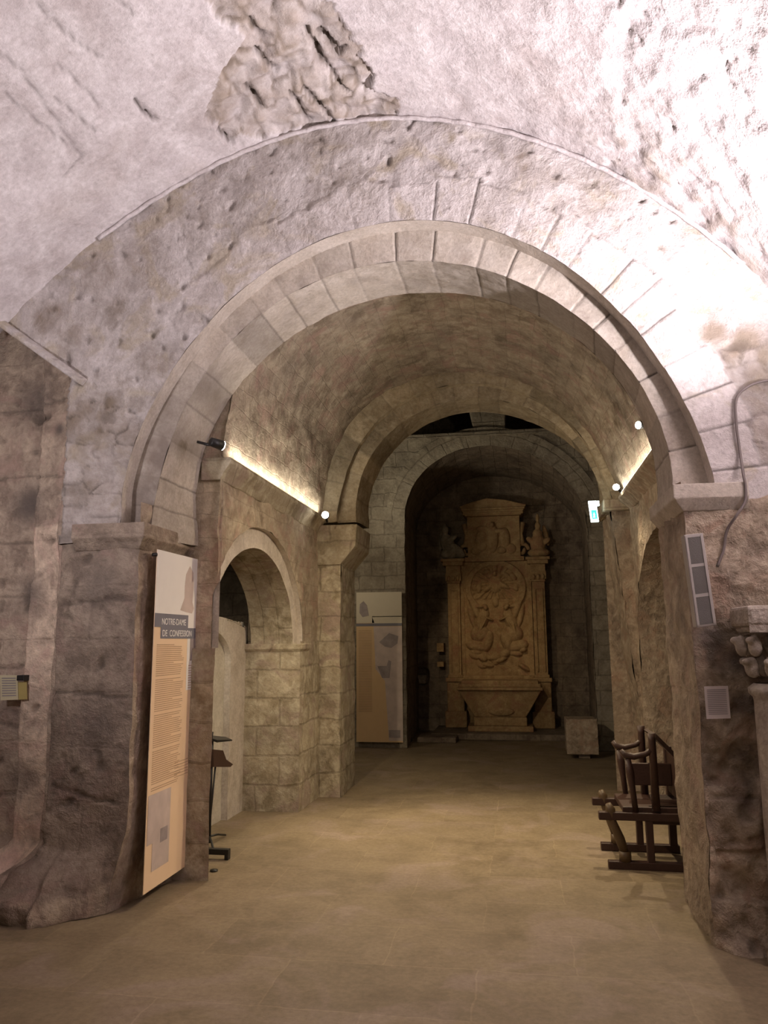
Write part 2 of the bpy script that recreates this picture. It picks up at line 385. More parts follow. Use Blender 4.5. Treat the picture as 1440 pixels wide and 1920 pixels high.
# plan profile of the left front, from far left to the pier corner
plan = [(-5.0, 4.88), (-3.42, 4.86), (-3.27, 4.86), (-3.25, 4.79), (-3.03, 4.76), (-3.01, 4.72), (-2.96, 4.70), (-2.93, 4.62), (-2.37, 4.60)]
LTOT = sum(math.dist(a, b) for a, b in zip(plan, plan[1:]))
def planpt(s):
    L = [0]
    for a, b in zip(plan, plan[1:]): L.append(L[-1]+math.dist(a, b))
    d = s*L[-1]
    for k in range(len(plan)-1):
        if d <= L[k+1]+1e-9:
            f = (d-L[k])/(L[k+1]-L[k]); a, b = plan[k], plan[k+1]; return a[0]+(b[0]-a[0])*f, a[1]+(b[1]-a[1])*f, d
def lfront(u, v):
    u2 = .52*u/.3 if u < .3 else .52+.48*(u-.3)/.7
    x, y, d = planpt(u2); z = 4.5*v
    if x > -2.94 and z > 2.28: y += .24*smooth01((z-2.28)/.06)
    if x > -2.60: x -= .10*smooth01((.55-z)/.5)*(1-(-2.37-x)/.23)
    return (x, y, z), (d, z)
def att_left(p, u, v):
    t, j, s, g = att_pier(p, u, v)
    f = smooth01((.36-p.z+.06*fnoise(p, 3))/.3)*smooth01((-2.45-p.x)/.5)
    g += f*(.30+.10*fnoise(p, 5))
    # big courses of the recessed wall on the far left
    if p.x < -2.94: t += .40; s *= .7  # recessed wall's tone raised to stand in for light falling on it
    if -3.265 < p.x < -3.035 and p.z < 2.4: t += .75  # lit chamfer facet: its brightness is painted into the tone
    for c in CR:
        dz = p.z-(c[2]+.015*math.sin(p.x*7+c[2]*7)+c[3]*(p.x-c[0]))
        if c[0] < p.x < c[1] and abs(dz) < .010: j = max(j, .4); g -= .012
    s = max(s, bl2(p))
    g *= min(1, max(0, (LTOT-u)/.12))
    return (t, j, min(.85, s), g)
CR = [(-3.0, -2.4, 1.28, 0), (-2.9, -2.42, .74, -.25), (-2.9, -2.4, 1.86, 0), (-5, -3.3, 2.3, 0), (-5, -3.3, 1.9, 0), (-5, -3.3, 1.45, 0), (-5, -3.3, 1.05, 0), (-5, -3.3, .62, 0), (-5, -3.0, 2.75, 0), (-5, -3.0, 3.1, .1)]
bl2 = blobs(4.7, [(30, 940, 50, .9), (40, 1110, 45, .8), (45, 740, 60, .7), (200, 1100, 60, .6), (200, 1350, 60, .5), (20, 1470, 50, .6), (100, 800, 15, 1)])
lp.grid(lfront, 190, 270, 0, .012, 3.5, att_left)
def lside(u, v):
    z = 2.5*v; y = 4.6+.75*u; o = .10*smooth01((.55-z)/.5)*(1-u) if u < 1 else 0
    return (XL-o, y, z), (u*.75, z)
lp.grid(lside, 40, 130, 0, .012, 3.5, lambda p, u, v: (.18+fnoise(p, 3)*.12, 0, 0, (fnoise(p, 5)*.02 if .02 < u < .73 else 0)))
S('wall_left', lp, ['pier'])
rp = MB()
plR = [(.965, 4.6), (1.42, 4.6), (1.50, 4.75), (2.6, 4.8)]
plan_save = plan
def rfront(u, v):
    global plan
    plan = plR; x, y, d = planpt(u); plan = plan_save; z = 3.0*v
    if z > 2.38: y += .24*smooth01((z-2.38)/.06)
    return (x, y, z), (d, z)
bl3 = blobs(4.6, [(1330, 1200, 30, 1), (1380, 1240, 30, .9), (1395, 1320, 30, 1), (1310, 1330, 20, .5), (1390, 1500, 35, .6), (1320, 1690, 25, .5), (1360, 1080, 30, .4), (1400, 1420, 25, .7)])
bl4 = blobs(4.6, [(1308, 1500, 16, 1), (1318, 1560, 22, 1), (1330, 1610, 24, 1), (1335, 1650, 20, 1), (1300, 1475, 14, 1), (1310, 1250, 30, .5), (1300, 1400, 18, .5)])
def att_right(p, u, v):
    n = fnoise(p, 4.5); c = noise.cell(Vector(p)*4); pit = max(0, fnoise(p, 8, 2)-.25)
    low = smooth01((1.35-p.z)/.3)
    g = n*.035+low*(n*.02+.02*c)-pit*.08*low
    if p.x < 1.03: g *= max(0, (p.x-.965)/.065)
    if p.x < 1.4: g += .07*smooth01((.12-p.z)/.12)*min(1, max(0, (p.x-.965)/.065))
    t = n*.15+bl4(p)*.75
    return (t, min(.75, pit*.9), min(.85, bl3(p)+max(0, -n-.2)*.5)*(1-min(1, bl4(p))), g+bl4(p)*.02)
rp.grid(rfront, 130, 240, 0, .014, 4, att_right)
def rside(u, v): z = 2.5*v; return (XR, 4.6+.75*u, z), (u*.75, z)
rp.grid(rside, 40, 120, 1, .014, 4, lambda p, u, v: (.05+fnoise(p, 4)*.15, 0, max(0, fnoise(p, 3)-.2)*.5, (fnoise(p, 6)*.02 if .02 < u < .73 else 0)))
def rback(u, v): z = 3*v; return (XR+1.6*u, 5.35, z), (u*.75, z)
rp.grid(rback, 20, 30, 1, .01, 4, eye=Vector((1, 9, 1)))
S('wall_right', rp, ['rough', 'pier'])

# imposts of the near arch
def impost(path, z0, z1, out, mat, name, th=.5):
    m = MB(); h = z1-z0
    m.sweep(path, [(-.1, z0), (.004, z0), (out*.55, z0+h*.28), (out, z0+h*th), (out, z1), (-.1, z1)])
    o = S(name, m, mat, bevel=.006)
    return o
impost([(-2.82, 4.6), (XL, 4.6), (XL, 5.36)], 2.19, 2.36, .055, 'pier', 'trim_2', .45)
impost([(XR, 5.36), (XR, 4.6), (1.36, 4.6)][::-1], 2.33, 2.475, .06, 'dressed', 'trim_3', .42) if False else None
m = MB(); z0, z1 = 2.32, 2.47; out = .06; h = z1-z0
m.sweep([(XR, 5.36), (XR, 4.6), (1.31, 4.6)], [(o_, z) for o_, z in [(-.1, z0), (.004, z0), (out*.7, z0+h*.3), (out, z0+h*.45), (out, z1), (-.1, z1)]])
S('trim_3', m, 'dressed', bevel=.006)

# sloping string moulding on the far left, below the vault
a = atY(-60, 560, YA-.01); b = atY(158, 716, YA-.01); m = MB(); d = (b-a).normalized(); nrm = Vector((-d.z, 0, d.x))
pr = [(-.02, 0), (.05, 0), (.05, .03), (.015, .055), (-.02, .055)]
vs = []; 
for p in (a, b):
    for o_, w in pr: vs.append(p+Vector((0, -o_, 0))+nrm*(w-.03))
m.raw(vs, [(0, 1, 6, 5), (1, 2, 7, 6), (2, 3, 8, 7), (3, 4, 9, 8), (4, 0, 5, 9), (0, 4, 3, 2, 1), (5, 6, 7, 8, 9)])
S('trim_4', m, 'plaster', bevel=.008)

# ---- foreground barrel vault with the patch of exposed masonry
def vz(px, py):   # intersect ray with the vault
    d = ray(px, py); lo, hi = .2, YA/d[1]
    def ins(t):
        x = d[0]*t; z = H+d[2]*t; th = math.atan2(z-OV.cz, x-OV.cs)
        if th < -.6: return True
        return math.hypot(x-OV.cs, z-OV.cz) < OV.r(th)
    for _ in range(40):
        mid = (lo+hi)/2
        if ins(mid): lo = mid
        else: hi = mid
    return Vector((d[0]*lo, d[1]*lo, H+d[2]*lo))
def pol(pts): return [(lambda q: (math.atan2(q.z-OV.cz, q.x-OV.cs), q.y))(vz(x, y)) for x, y in pts]
patch = pol([(372, 0), (430, 45), (460, 75), (405, 150), (385, 215), (425, 262), (470, 262), (560, 246), (650, 236), (745, 225), (738, 190), (690, 120), (650, 60), (625, 15), (600, -10)])
def inpoly(x, y, P):
    c = False; j = len(P)-1
    for i in range(len(P)):
        if (P[i][1] > y) != (P[j][1] > y) and x < (P[j][0]-P[i][0])*(y-P[i][1])/(P[j][1]-P[i][1])+P[i][0]: c = not c
        j = i
    return c
cracks = [[(480, 100), (500, 125), (518, 140)], [(460, 165), (480, 185), (492, 205)], [(575, 60), (595, 100), (600, 125)], [(545, 175), (562, 200), (578, 235)], [(570, 170), (600, 200), (628, 236)], [(590, 100), (640, 165), (655, 175)], [(600, 70), (615, 85), (628, 100)], [(410, 245), (425, 262), (432, 268)],
          [(0, 100), (40, 130), (155, 293)], [(10, 175), (80, 235), (155, 290)], [(110, 120), (190, 200)], [(100, 180), (180, 245)], [(155, 290), (120, 330)], [(255, 190), (275, 215), (290, 225)], [(470, 40), (490, 70)], [(650, 90), (640, 100)], [(210, -10), (250, 25)], [(60, 0), (130, 70), (190, 110)], [(900, 420), (930, 450)]]
cw = [.022, .022, .02, .02, .022, .018, .036, .018, .0135, .0135, .0125, .0125, .0125, .018, .02, .014, .0125, .0125, .014]
crk = []
for c, w in zip(cracks, cw):
    P = [vz(*q) for q in c]
    for a_, b_ in zip(P, P[1:]): crk.append((a_, b_, w))
def segd(p, a_, b_):
    ab = b_-a_; t = max(0, min(1, (p-a_).dot(ab)/ab.length_squared)); return (p-(a_+ab*t)).length
vcx = {}
def att_vault(p, u, v):
    th = math.atan2(p.z-OV.cz, p.x-OV.cs); n = fnoise(p, 2); n2 = fnoise(p, 7, 3)
    jt = 0; st = 0; g = n*.012; t = n*.05
    for a_, b_, w in crk:
        if abs(p.x-a_.x)+abs(p.y-a_.y) < 1.2:
            d_ = segd(p, a_, b_)
            if d_ < w: jt = max(jt, (1-d_/w)*(.95 if w > .0138 else .5)); g -= (w if w > .0138 else .004)*1.2
    wob = .03*n2
    if p.x < 1 and inpoly(th+wob, p.y+wob*2, patch):
        vv = noise.voronoi(Vector((p.x*6.5+.12*n2, p.y*3.4+.15*n, p.z*6.5)), distance_metric='CHEBYCHEV')
        e = vv[0][1]-vv[0][0]; edge = smooth01(1-e/.10)*max(0, min(1, .6+1.5*n))
        st = .42+.4*n2+.35*edge; jt = max(jt, edge*.42); g += -.02+.03*n2-edge*.012; t += .1*noise.cell(vv[1][0])-.05
    right = smooth01((p.x-.2)/.6)
    g += right*n2*.014
    pit = max(0, fnoise(p, 15, 2)-.4)*right
    st += max(0, n-.35)*.4
    # patchy darker tone growing towards where the right haunch meets the arch wall
    nr = smooth01((p.y-3.6)/.8)*right
    st += nr*max(0, n2+.15)*.8; jt = max(jt, pit*.9)
    return (t, min(.95, jt), min(.9, max(0, st)), g-pit*.03)
cv = MB()
def vlt(u, v):
    th = -.35+(PI+.12)*u; y = YA+.02-(3.4)*v; x, z = OV.p(th); return (x, y, z), (u*9, y)
cv.grid(vlt, 430, 230, 0, .008, 4, att_vault, eye=Vector((-.6, 3, 2)))
def vlt2(u, v):
    th = -.35+(PI+.12)*u; y = YA+.02-3.4-(3)*v; x, z = OV.p(th); return (x, y, z), (u*9, y)
cv.grid(vlt2, 60, 20, 0, .008, 4, eye=Vector((-.6, 0, 2)))
S('ceiling', cv, 'vault')
# outer side walls and rear wall of the front bay (mostly outside the frame)
ow = MB(); ow.grid(lambda u, v: ((2.35, -1.9+6.7*u, 3.2*v), (6.7*u, 3.2*v)), 60, 30, 0, .02, 3); S('wall_right', ow, 'rough')
ow = MB(); ow.grid(lambda u, v: ((-4.2, -1.9+7.0*u, 4.2*v), (6.7*u, 4*v)), 60, 30, 0, .02, 3); S('wall_left', ow, 'pier')
ow = MB(); ow.grid(lambda u, v: ((-4.4+7*u, -1.85, 6*v), (7*u, 6*v)), 40, 30, 0, .02, 3); S('wall_back', ow, 'pier')

# ---- floor
fl = MB()
def att_floor(p, u, v):
    n = fnoise(p, .9); return (n*.12, 0, max(0, fnoise(p, 1.7)-.3)*.25, n*.006)
fl.grid(lambda u, v: ((-5+9*u, -2+17.5*v, 0), (-5+9*u+.22, (-2+17.5*v)*1.0)), 200, 330, 0, .0015, 3, att_floor)
S('floor', fl, 'floor')

# ------------------------------------------------------------------ nave vault and second arch
Y2, Y2b, Y3 = 8.3, 8.4, 8.95
C2x, C2z = -.42, 3.0
nv = MB()
def nvf(u, v):
    th = .045+(PI-.015)*u; x, z = NV.p(th); y = YC+(Y2-YC+.05)*v
    if z < 2.9: x *= 1
    k = 1-smooth01(v*1.0)
    s = 1+.0*k
    return (x, y, z), (y+.0, u*5.9)
nv.grid(nvf, 220, 130, 0, .012, 4, lambda p, u, v: (fnoise(p, 1.5)*.16+.10*(noise.cell(Vector((u*5, v*6, 0)))-.5), 0, max(0, fnoise(p, 2.7)-.25)*.6, fnoise(p, 5)*.01), eye=Vector((-.4, 7, 3)))
S('ceiling', nv, 'nave')

R1 = arcY([(631, 966), (645, 904), (668, 843), (716, 782), (782, 739), (853, 722), (905, 720), (960, 728), (1020, 755), (1085, 815), (1130, 885), (1150, 940)], Y2, C2x, C2z, 6)
R2 = arcY([(668, 975), (671, 923), (697, 852), (749, 796), (810, 762), (880, 748), (940, 750), (1000, 770), (1060, 815), (1105, 870), (1135, 945)], Y2b, C2x, C2z, 6)
R3 = arcY([(692, 975), (697, 918), (729, 858), (775, 812), (815, 788), (862, 776), (938, 776), (1013, 800), (1070, 832), (1103, 870), (1124, 935)], Y3, C2x, C2z, 6)
r2 = MB(); vt3 = [rr.uniform(-.35, .12) for _ in vous]
def att_r(off):
    def f(p, u, v):
        k, d = vous_at(u*1.0+off); j = smooth01(1-d/.012)*.35
        n = fnoise(p, 6)
        return (vt3[(k*3+int(off*10)) % len(vt3)], j, max(0, n-.25)*.5, -.01*j+n*.008)
    return f
def annulus(A, B, Y, Ya, ext=0):
    def f(u, v):
        t = -.06+(PI+.12)*u; a0 = A.r(t); b0 = B.r(t)+ext; r = a0+(b0-a0)*v
        return (C2x+r*math.cos(t), Y, C2z+r*math.sin(t)), (u*4.6, v*.3)
    return f
r2.grid(annulus(R1, NV, Y2, 0, .05), 300, 14, 0, .006, 5, att_r(.0))
def sof(A, Ya, B, Yb):
    def f(u, v):
        t = -.06+(PI+.12)*u; x0, z0 = A.p(t); x1, z1 = B.p(t); return (x0+(x1-x0)*v, Ya+(Yb-Ya)*v, z0+(z1-z0)*v), (u*4.6, v*(Yb-Ya))
    return f
r2.grid(sof(R1, Y2, R1, Y2b+.02), 200, 5, 0, .004, 5, att_r(.0), eye=Vector((-.4, 8.3, 3)))
r2.grid(annulus(R2, R1, Y2b, 0, .03), 300, 14, 0, .006, 5, att_r(.7))
r2.grid(sof(R2, Y2b, R3, Y3), 260, 20, 0, .006, 5, att_r(.7), eye=Vector((-.4, 8.3, 3)))
r2.grid(annulus(R3, NV, Y3, 0, 1.6), 60, 6, 0, 0, 5, eye=Vector((0, 12, 3)))
S('trim_5', r2, 'ring')

# piers of the second arch
p2 = MB()
def box_grid(mb, x0, x1, y0, y1, z0, z1, sides, mi=0, amp=.008, attr=None, batter=(0, 0), res=.04):
    """vertical faces of a pier; batter=(shift of x at the foot for left,right)"""
    def B(x, z, k): return x+batter[k]*(1-(z-z0)/(z1-z0))
    nz = max(4, int((z1-z0)/res))
    if 'f' in sides: mb.grid(lambda u, v: ((B(x0, z0+(z1-z0)*v, 0)*(1-u)+B(x1, z0+(z1-z0)*v, 1)*u, y0, z0+(z1-z0)*v), ((x1-x0)*u+x0, z0+(z1-z0)*v)), max(4, int((x1-x0)/res)), nz, mi, amp, 4, attr, eye=Vector(((x0+x1)/2, y0-3, 1)))
    if 'l' in sides: mb.grid(lambda u, v: ((B(x0, z0+(z1-z0)*v, 0), y0+(y1-y0)*u, z0+(z1-z0)*v), ((y1-y0)*u+y0, z0+(z1-z0)*v)), max(4, int((y1-y0)/res)), nz, mi, amp, 4, attr, eye=Vector((x0-3, (y0+y1)/2, 1)))
    if 'r' in sides: mb.grid(lambda u, v: ((B(x1, z0+(z1-z0)*v, 1), y0+(y1-y0)*u, z0+(z1-z0)*v), ((y1-y0)*u+y0, z0+(z1-z0)*v)), max(4, int((y1-y0)/res)), nz, mi, amp, 4, attr, eye=Vector((x1+3, (y0+y1)/2, 1)))
    if 'b' in sides: mb.grid(lambda u, v: ((x0+(x1-x0)*u, y1, z0+(z1-z0)*v), ((x1-x0)*u, z0+(z1-z0)*v)), max(4, int((x1-x0)/.1)), 10, mi, 0, 4, attr, eye=Vector(((x0+x1)/2, y1+3, 1)))
at0 = lambda p, u, v: (fnoise(p, 2)*.18, max(0, fnoise(p, 9, 2)-.5)*1.2, max(0, fnoise(p, 3)-.15)*.5, fnoise(p, 5)*.012)
box_grid(p2, -2.14, -1.87, 8.2, 8.95, 0, 2.84, 'frb', 0, .01, at0)
S('wall_left', p2, 'ashlar')
m = MB(); m.raw([(-2.14, y_, z_) if k_ == 0 else (x_, y_, z_) for y_ in (8.17, 8.97) for k_, (x_, z_) in enumerate([(0, 2.42), (-1.87, 2.42), (-1.70, 2.62), (-1.68, 2.86)])]+[(-2.14, 8.17, 2.86), (-2.14, 8.97, 2.86)], [(0, 1, 2, 3, 8), (9, 7, 6, 5, 4), (0, 4, 5, 1), (1, 5, 6, 2), (2, 6, 7, 3), (3, 7, 9, 8)]); S('trim_6', m, 'ashlar', bevel=.01)
p2 = MB()
box_grid(p2, 1.0, 1.60, 8.25, 8.95, 0, 3.02, 'flrb', 0, .014, lambda p, u, v: (fnoise(p, 2)*.2, 0, max(0, fnoise(p, 2.4)-.1)*.6, fnoise(p, 4)*.025), batter=(.27, .02))
S('wall_right', p2, 'rough')
m = MB(); m.box((.93, 8.18, 2.92), (1.35, 8.97, 3.04)); S('trim_7', m, 'ashlar', bevel=.015)

# ------------------------------------------------------------------ nave side walls with their arches
def arch_wall(mb, X, y0, y1, ztop, yc, rad_y, spring, apex, mi=0, amp=.01, attr=None, dx=0, side=1):
    """wall in plane X with an arched opening; polar upper part + flanks"""
    def rr_(t):
        a = rad_y; b = apex-spring; return a*b/math.hypot(b*math.cos(t), a*math.sin(t))
    def rmax(t):
        c, s_ = math.cos(t), math.sin(t); v = 1e9
        if c > 1e-6: v = min(v, (y1-yc)/c)
        if c < -1e-6: v = min(v, (y0-yc)/c)
        if s_ > 1e-6: v = min(v, (ztop-spring)/s_)
        return v
    ey = Vector((-.4, 6.5, 1.8))
    def f(u, v): t = PI*u; r = rr_(t)+(max(rmax(t), rr_(t)+.001)-rr_(t))*v; y = yc+r*math.cos(t); z = spring+r*math.sin(t); return (X+dx*(y-5.3), y, z), (y, z)
    mb.grid(f, 160, 30, mi, amp, 4, attr, eye=ey)
    for a0, a1 in ((y0, yc-rad_y), (yc+rad_y, y1)):
        if a1-a0 > .02: mb.grid(lambda u, v: ((X+dx*(a0+(a1-a0)*u-5.3), a0+(a1-a0)*u, spring*v), (a0+(a1-a0)*u, spring*v)), max(3, int((a1-a0)/.05)), 30, mi, amp, 4, attr, eye=ey)
LWX = -2.12
lw = MB()
arch_wall(lw, LWX, 5.3, 8.25, 2.98, 6.36, 1.24, 1.56, 2.56, 0, .010, lambda p, u, v: (fnoise(p, 2)*.14+.05, max(0, fnoise(p, 9, 2)-.5), max(0, fnoise(p, 3)-.25)*.4, fnoise(p, 5)*.010))
lw.grid(lambda u, v: ((-2.42+(.25 if v < .62 else .25+.06*smooth01((v-.62)/.05))*u, 5.34, 3.1*v), (.3*u, 3.1*v)), 10, 80, 0, .008, 4, lambda p, u, v: (.45, 0, 0, 0))  # return face behind the pier: paler tone stands in for its lit edge
S('wall_left', lw, 'nave')
# recessed rim ring (voussoirs) and intrados of the left arch
ra = MB()
def ell(a, b, t): return max(5.36, 6.36+a*math.cos(t)), 1.56+b*math.sin(t)
ra.grid(lambda u, v: ((LWX, *ell(1.24-.0*v, 1.0, PI*u)) if v == 0 else (LWX-.05*v, *ell(1.24, 1.0, PI*u)), (u*3.5, v*.06)), 120, 2, 0, 0, 4, eye=Vector((-2.1, 6.36, 1.6)))
def rim(u, v): a = 1.24-.17*v; b = 1.0-.17*v; y, z = ell(a, b, PI*u); return (LWX-.05, y, z), (u*3.5, v*.2)
ra.grid(rim, 200, 10, 0, .004, 4, lambda p, u, v: (.16+vt2[vous_at(u)[0]]*.5, smooth01(1-vous_at(u)[1]/.006)*.25, 0, 0), eye=Vector((0, 6.3, 1.6)))
ra.grid(lambda u, v: (((LWX-.05)-.43*v, *ell(1.07, .83, PI*u)), (u*3, v*.75)), 160, 30, 1, .005, 4, lambda p, u, v: (fnoise(p, 3)*.12, 0, 0, 0), eye=Vector((-2.4, 6.36, 1.4)))
S('trim_8', ra, ['dressed', 'ashlar'])
# jambs of the left opening: the far one faces the camera
lj = MB()
atj = lambda p, u, v: (fnoise(p, 2)*.12, 0, max(0, fnoise(p, 3)-.3)*.4, fnoise(p, 5)*.008)
lj.grid(lambda u, v: ((LWX+.02-.60*u, 7.45, 1.56*v), (LWX-.60*u, 1.56*v)), 40, 60, 0, .006, 4, atj)
lj.grid(lambda u, v: ((LWX+.02+.0*u, 7.45+.8*u, 1.6*v), (7.45+.8*u, 1.56*v)), 30, 60, 0, .006, 4, atj)
lj.grid(lambda u, v: ((LWX-.95*u, 5.29, 1.56*v), (LWX-.95*u, 1.56*v)), 30, 40, 0, .008, 4, atj, eye=Vector((-2.5, 6, 1)))
S('wall_left', lj, 'ashlar')
m = MB(); m.sweep([(-2.70, 7.45), (LWX+.02, 7.45), (LWX+.02, 7.75)], [(-.08, 1.50), (.0, 1.50), (.03, 1.53), (.035, 1.58), (-.08, 1.58)]); S('trim_9', m, 'ashlar', bevel=.006)
# base course in front of jamb
# side chapel behind the left arch: lower wall with an arched doorway, dark space above
DX = -2.66
dw = MB()
def door_top(y): return 1.86-.085*((y-6.55)/.5)**2*.9
def dwall(u, v):
    y = 5.4+2.1*u; return (DX, y, max(.1, door_top(y)+.02)*v), (y, v*1.8)
def rdoor(t, a=.62, b=.30): return a*b/math.hypot(b*math.cos(t), a*math.sin(t))
DYC, DSP = 6.43, 1.42
def dpol(u, v):
    t = PI*u; r0 = rdoor(t); c, s_ = math.cos(t), math.sin(t)
    r1 = 1e9
    if c > 1e-6: r1 = min(r1, (7.47-DYC)/c)
    if c < -1e-6: r1 = min(r1, (5.3-DYC)/c)
    if s_ > 1e-6:
        r1 = min(r1, .41/s_)
    r = r0+(max(r1, r0+.01)-r0)*v; y = DYC+r*c; return (DX, y, DSP+r*s_-(.12*max(0, (y-6.7))**1.5 if v > .9 else 0)), (y, DSP+r*s_)
dw.grid(dpol, 100, 12, 0, .004, 4, eye=Vector((0, 6.6, 1.5)))
for a0, a1 in ((5.3, DYC-.62), (DYC+.62, 7.47)):
    dw.grid(lambda u, v: ((DX, a0+(a1-a0)*u, DSP*v), (a0+(a1-a0)*u, DSP*v)), 12, 30, 0, .004, 4, eye=Vector((0, 6.6, 1)))
dw.grid(lambda u, v: ((DX-.07*v, DYC+rdoor(PI*u)*math.cos(PI*u), DSP+rdoor(PI*u)*math.sin(PI*u)), (u*2, v*.14)), 60, 3, 0, 0, 4, eye=Vector((DX, DYC, DSP)))
for y in (DYC-.62, DYC+.62): dw.grid(lambda u, v: ((DX-.07*u, y, DSP*v), (u*.14, DSP*v)), 2, 10, 0, 0, 4, eye=Vector((DX, DYC, 1)))
S('wall_left', dw, 'dressed')
m = MB(); m.grid(lambda u, v: ((DX-.06, 5.8+1.4*u, 1.8*v), (1.4*u, 1.8*v)), 30, 30, 0, .006, 4, eye=Vector((0, 6, 1))); S('door_1', m, 'doorp')
# dark chapel walls
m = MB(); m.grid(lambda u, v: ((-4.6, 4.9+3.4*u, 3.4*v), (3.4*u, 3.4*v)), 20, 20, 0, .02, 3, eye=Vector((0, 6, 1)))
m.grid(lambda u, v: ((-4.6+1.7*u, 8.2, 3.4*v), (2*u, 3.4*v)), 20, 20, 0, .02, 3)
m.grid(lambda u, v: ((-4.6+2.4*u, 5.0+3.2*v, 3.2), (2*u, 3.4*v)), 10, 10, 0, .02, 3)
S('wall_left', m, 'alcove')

# cornices along the nave
m = MB(); m.sweep([(LWX+.0, 5.3), (LWX+.0, 8.22)][::-1], [(-o_, z) for o_, z in [(-.12, 2.80), (0, 2.80), (.05, 2.86), (.10, 2.93), (.10, 2.97), (-.12, 2.97)]] ) if False else m.raw(
    [(LWX-.15, 5.3, 2.78), (LWX, 5.3, 2.78), (LWX+.03, 5.3, 2.84), (LWX+.08, 5.3, 2.91), (LWX+.08, 5.3, 2.95), (LWX-.15, 5.3, 2.95),
     (LWX-.15, 8.22, 2.78), (LWX, 8.22, 2.78), (LWX+.03, 8.22, 2.84), (LWX+.08, 8.22, 2.91), (LWX+.08, 8.22, 2.95), (LWX-.15, 8.22, 2.95)],
    [(0, 1, 7, 6), (1, 2, 8, 7), (2, 3, 9, 8), (3, 4, 10, 9), (4, 5, 11, 10), (5, 0, 6, 11), (5, 4, 3, 2, 1, 0), (6, 7, 8, 9, 10, 11)])
S('trim_10', m, 'ashlar', bevel=.008)
RWX = 1.20
m = MB(); m.raw([(RWX+.15, 5.35, 2.91), (RWX, 5.35, 2.91), (RWX-.06, 5.35, 2.97), (RWX-.12, 5.35, 3.02), (RWX-.12, 5.35, 3.06), (RWX+.15, 5.35, 3.06),
     (RWX+.15, 8.3, 2.91), (RWX, 8.3, 2.91), (RWX-.06, 8.3, 2.97), (RWX-.12, 8.3, 3.02), (RWX-.12, 8.3, 3.06), (RWX+.15, 8.3, 3.06)],
    [(0, 6, 7, 1), (1, 7, 8, 2), (2, 8, 9, 3), (3, 9, 10, 4), (4, 10, 11, 5), (5, 11, 6, 0), (0, 1, 2, 3, 4, 5), (11, 10, 9, 8, 7, 6)])
S('trim_11', m, 'rough', bevel=.008)
rw = MB()
arch_wall(rw, RWX, 5.35, 8.28, 3.09, 6.7, 1.42, 1.7, 2.55, 0, .014, lambda p, u, v: (fnoise(p, 2)*.15, 0, max(0, fnoise(p, 2)-.1)*.5, fnoise(p, 4)*.02))
rw.grid(lambda u, v: ((RWX+.27*v, 6.7+1.42*math.cos(PI*u), 1.7+.85*math.sin(PI*u)), (u*3, v*.4)), 60, 8, 0, .01, 4, eye=Vector((1.3, 6.7, 1)))
rw.grid(lambda u, v: ((RWX+.27*u, 8.12, 1.7*v), (u*.4, v*1.7)), 8, 40, 0, .012, 4)
S('wall_right', rw, 'rough')
# space beyond the right arch
m = MB()
m.grid(lambda u, v: ((1.3+2.6*u, 10.2, 3.2*v), (2.6*u, 3.2*v)), 50, 60, 0, .03, 3, lambda p, u, v: (fnoise(p, 3)*.3, 0, 0, fnoise(p, 3)*.06))
m.grid(lambda u, v: ((3.6, 5.3+5*u, 3.2*v), (5*u, 3.2*v)), 40, 30, 0, .03, 3)
m.grid(lambda u, v: ((1.3+2.4*u, 5.3+5*v, 3.2), (5*u, 3.2*v)), 10, 10, 0, .03, 3)
m.grid(lambda u, v: ((1.48, 8.12+2.1*u, 3.2*v), (5*u, 3.2*v)), 20, 30, 0, .01, 3, eye=Vector((3, 9, 1)))
S('wall_right', m, 'back')

# ------------------------------------------------------------------ transept and altar alcove
YW = 12.0; AX, AZ = -.33, 3.45
AV = arcY([(758, 965), (765, 935), (790, 893), (830, 855), (885, 837), (930, 838), (985, 850), (1040, 880), (1080, 920), (1098, 965)], YW, AX, AZ, 4)
al = MB()
def amax(t, top):
    c, s_ = math.cos(t), math.sin(t); v = 1e9
    if c > 1e-6: v = min(v, (2.4-AX)/c)
    if c < -1e-6: v = min(v, (-3.6-AX)/c)
    if s_ > 1e-6: v = min(v, (top-AZ)/s_)
    return v
ZT = 4.86
vous_a = lambda s: vous_at(s)
def att_alc(p, u, v):
    n = fnoise(p, 2.5)
    return (n*.15, 0, max(0, n-.1)*.5, n*.02)
def aw_ring(u, v): t = PI*u; r = AV.r(t)+.30*v; return (AX+r*math.cos(t), YW-.02, AZ+r*math.sin(t)), (u*4.4, v*.3)
def aw(u, v): t = PI*u; r0 = AV.r(t)+.29; r = r0+(max(amax(t, ZT), r0+.005)-r0)*v; return (AX+r*math.cos(t), YW, AZ+r*math.sin(t)), (AX+r*math.cos(t), AZ+r*math.sin(t))
al.grid(aw, 160, 30, 0, .02, 3, att_alc)
x0, x1 = AV.p(PI)[0], AV.p(0)[0]
for a0, a1 in ((-3.6, x0), (x1, 2.4)):
    al.grid(lambda u, v: ((a0+(a1-a0)*u, YW, AZ*v), (a0+(a1-a0)*u, AZ*v)), 40, 80, 0, .012, 3, att_alc)
S('wall_back', al, 'back')
m = MB(); m.grid(aw_ring, 180, 10, 0, .008, 4, lambda p, u, v: (.12+vt3[vous_at(u)[0]]*.6, smooth01(1-vous_at(u)[1]/.015)*.4, 0, 0)); S('trim_12', m, 'back')
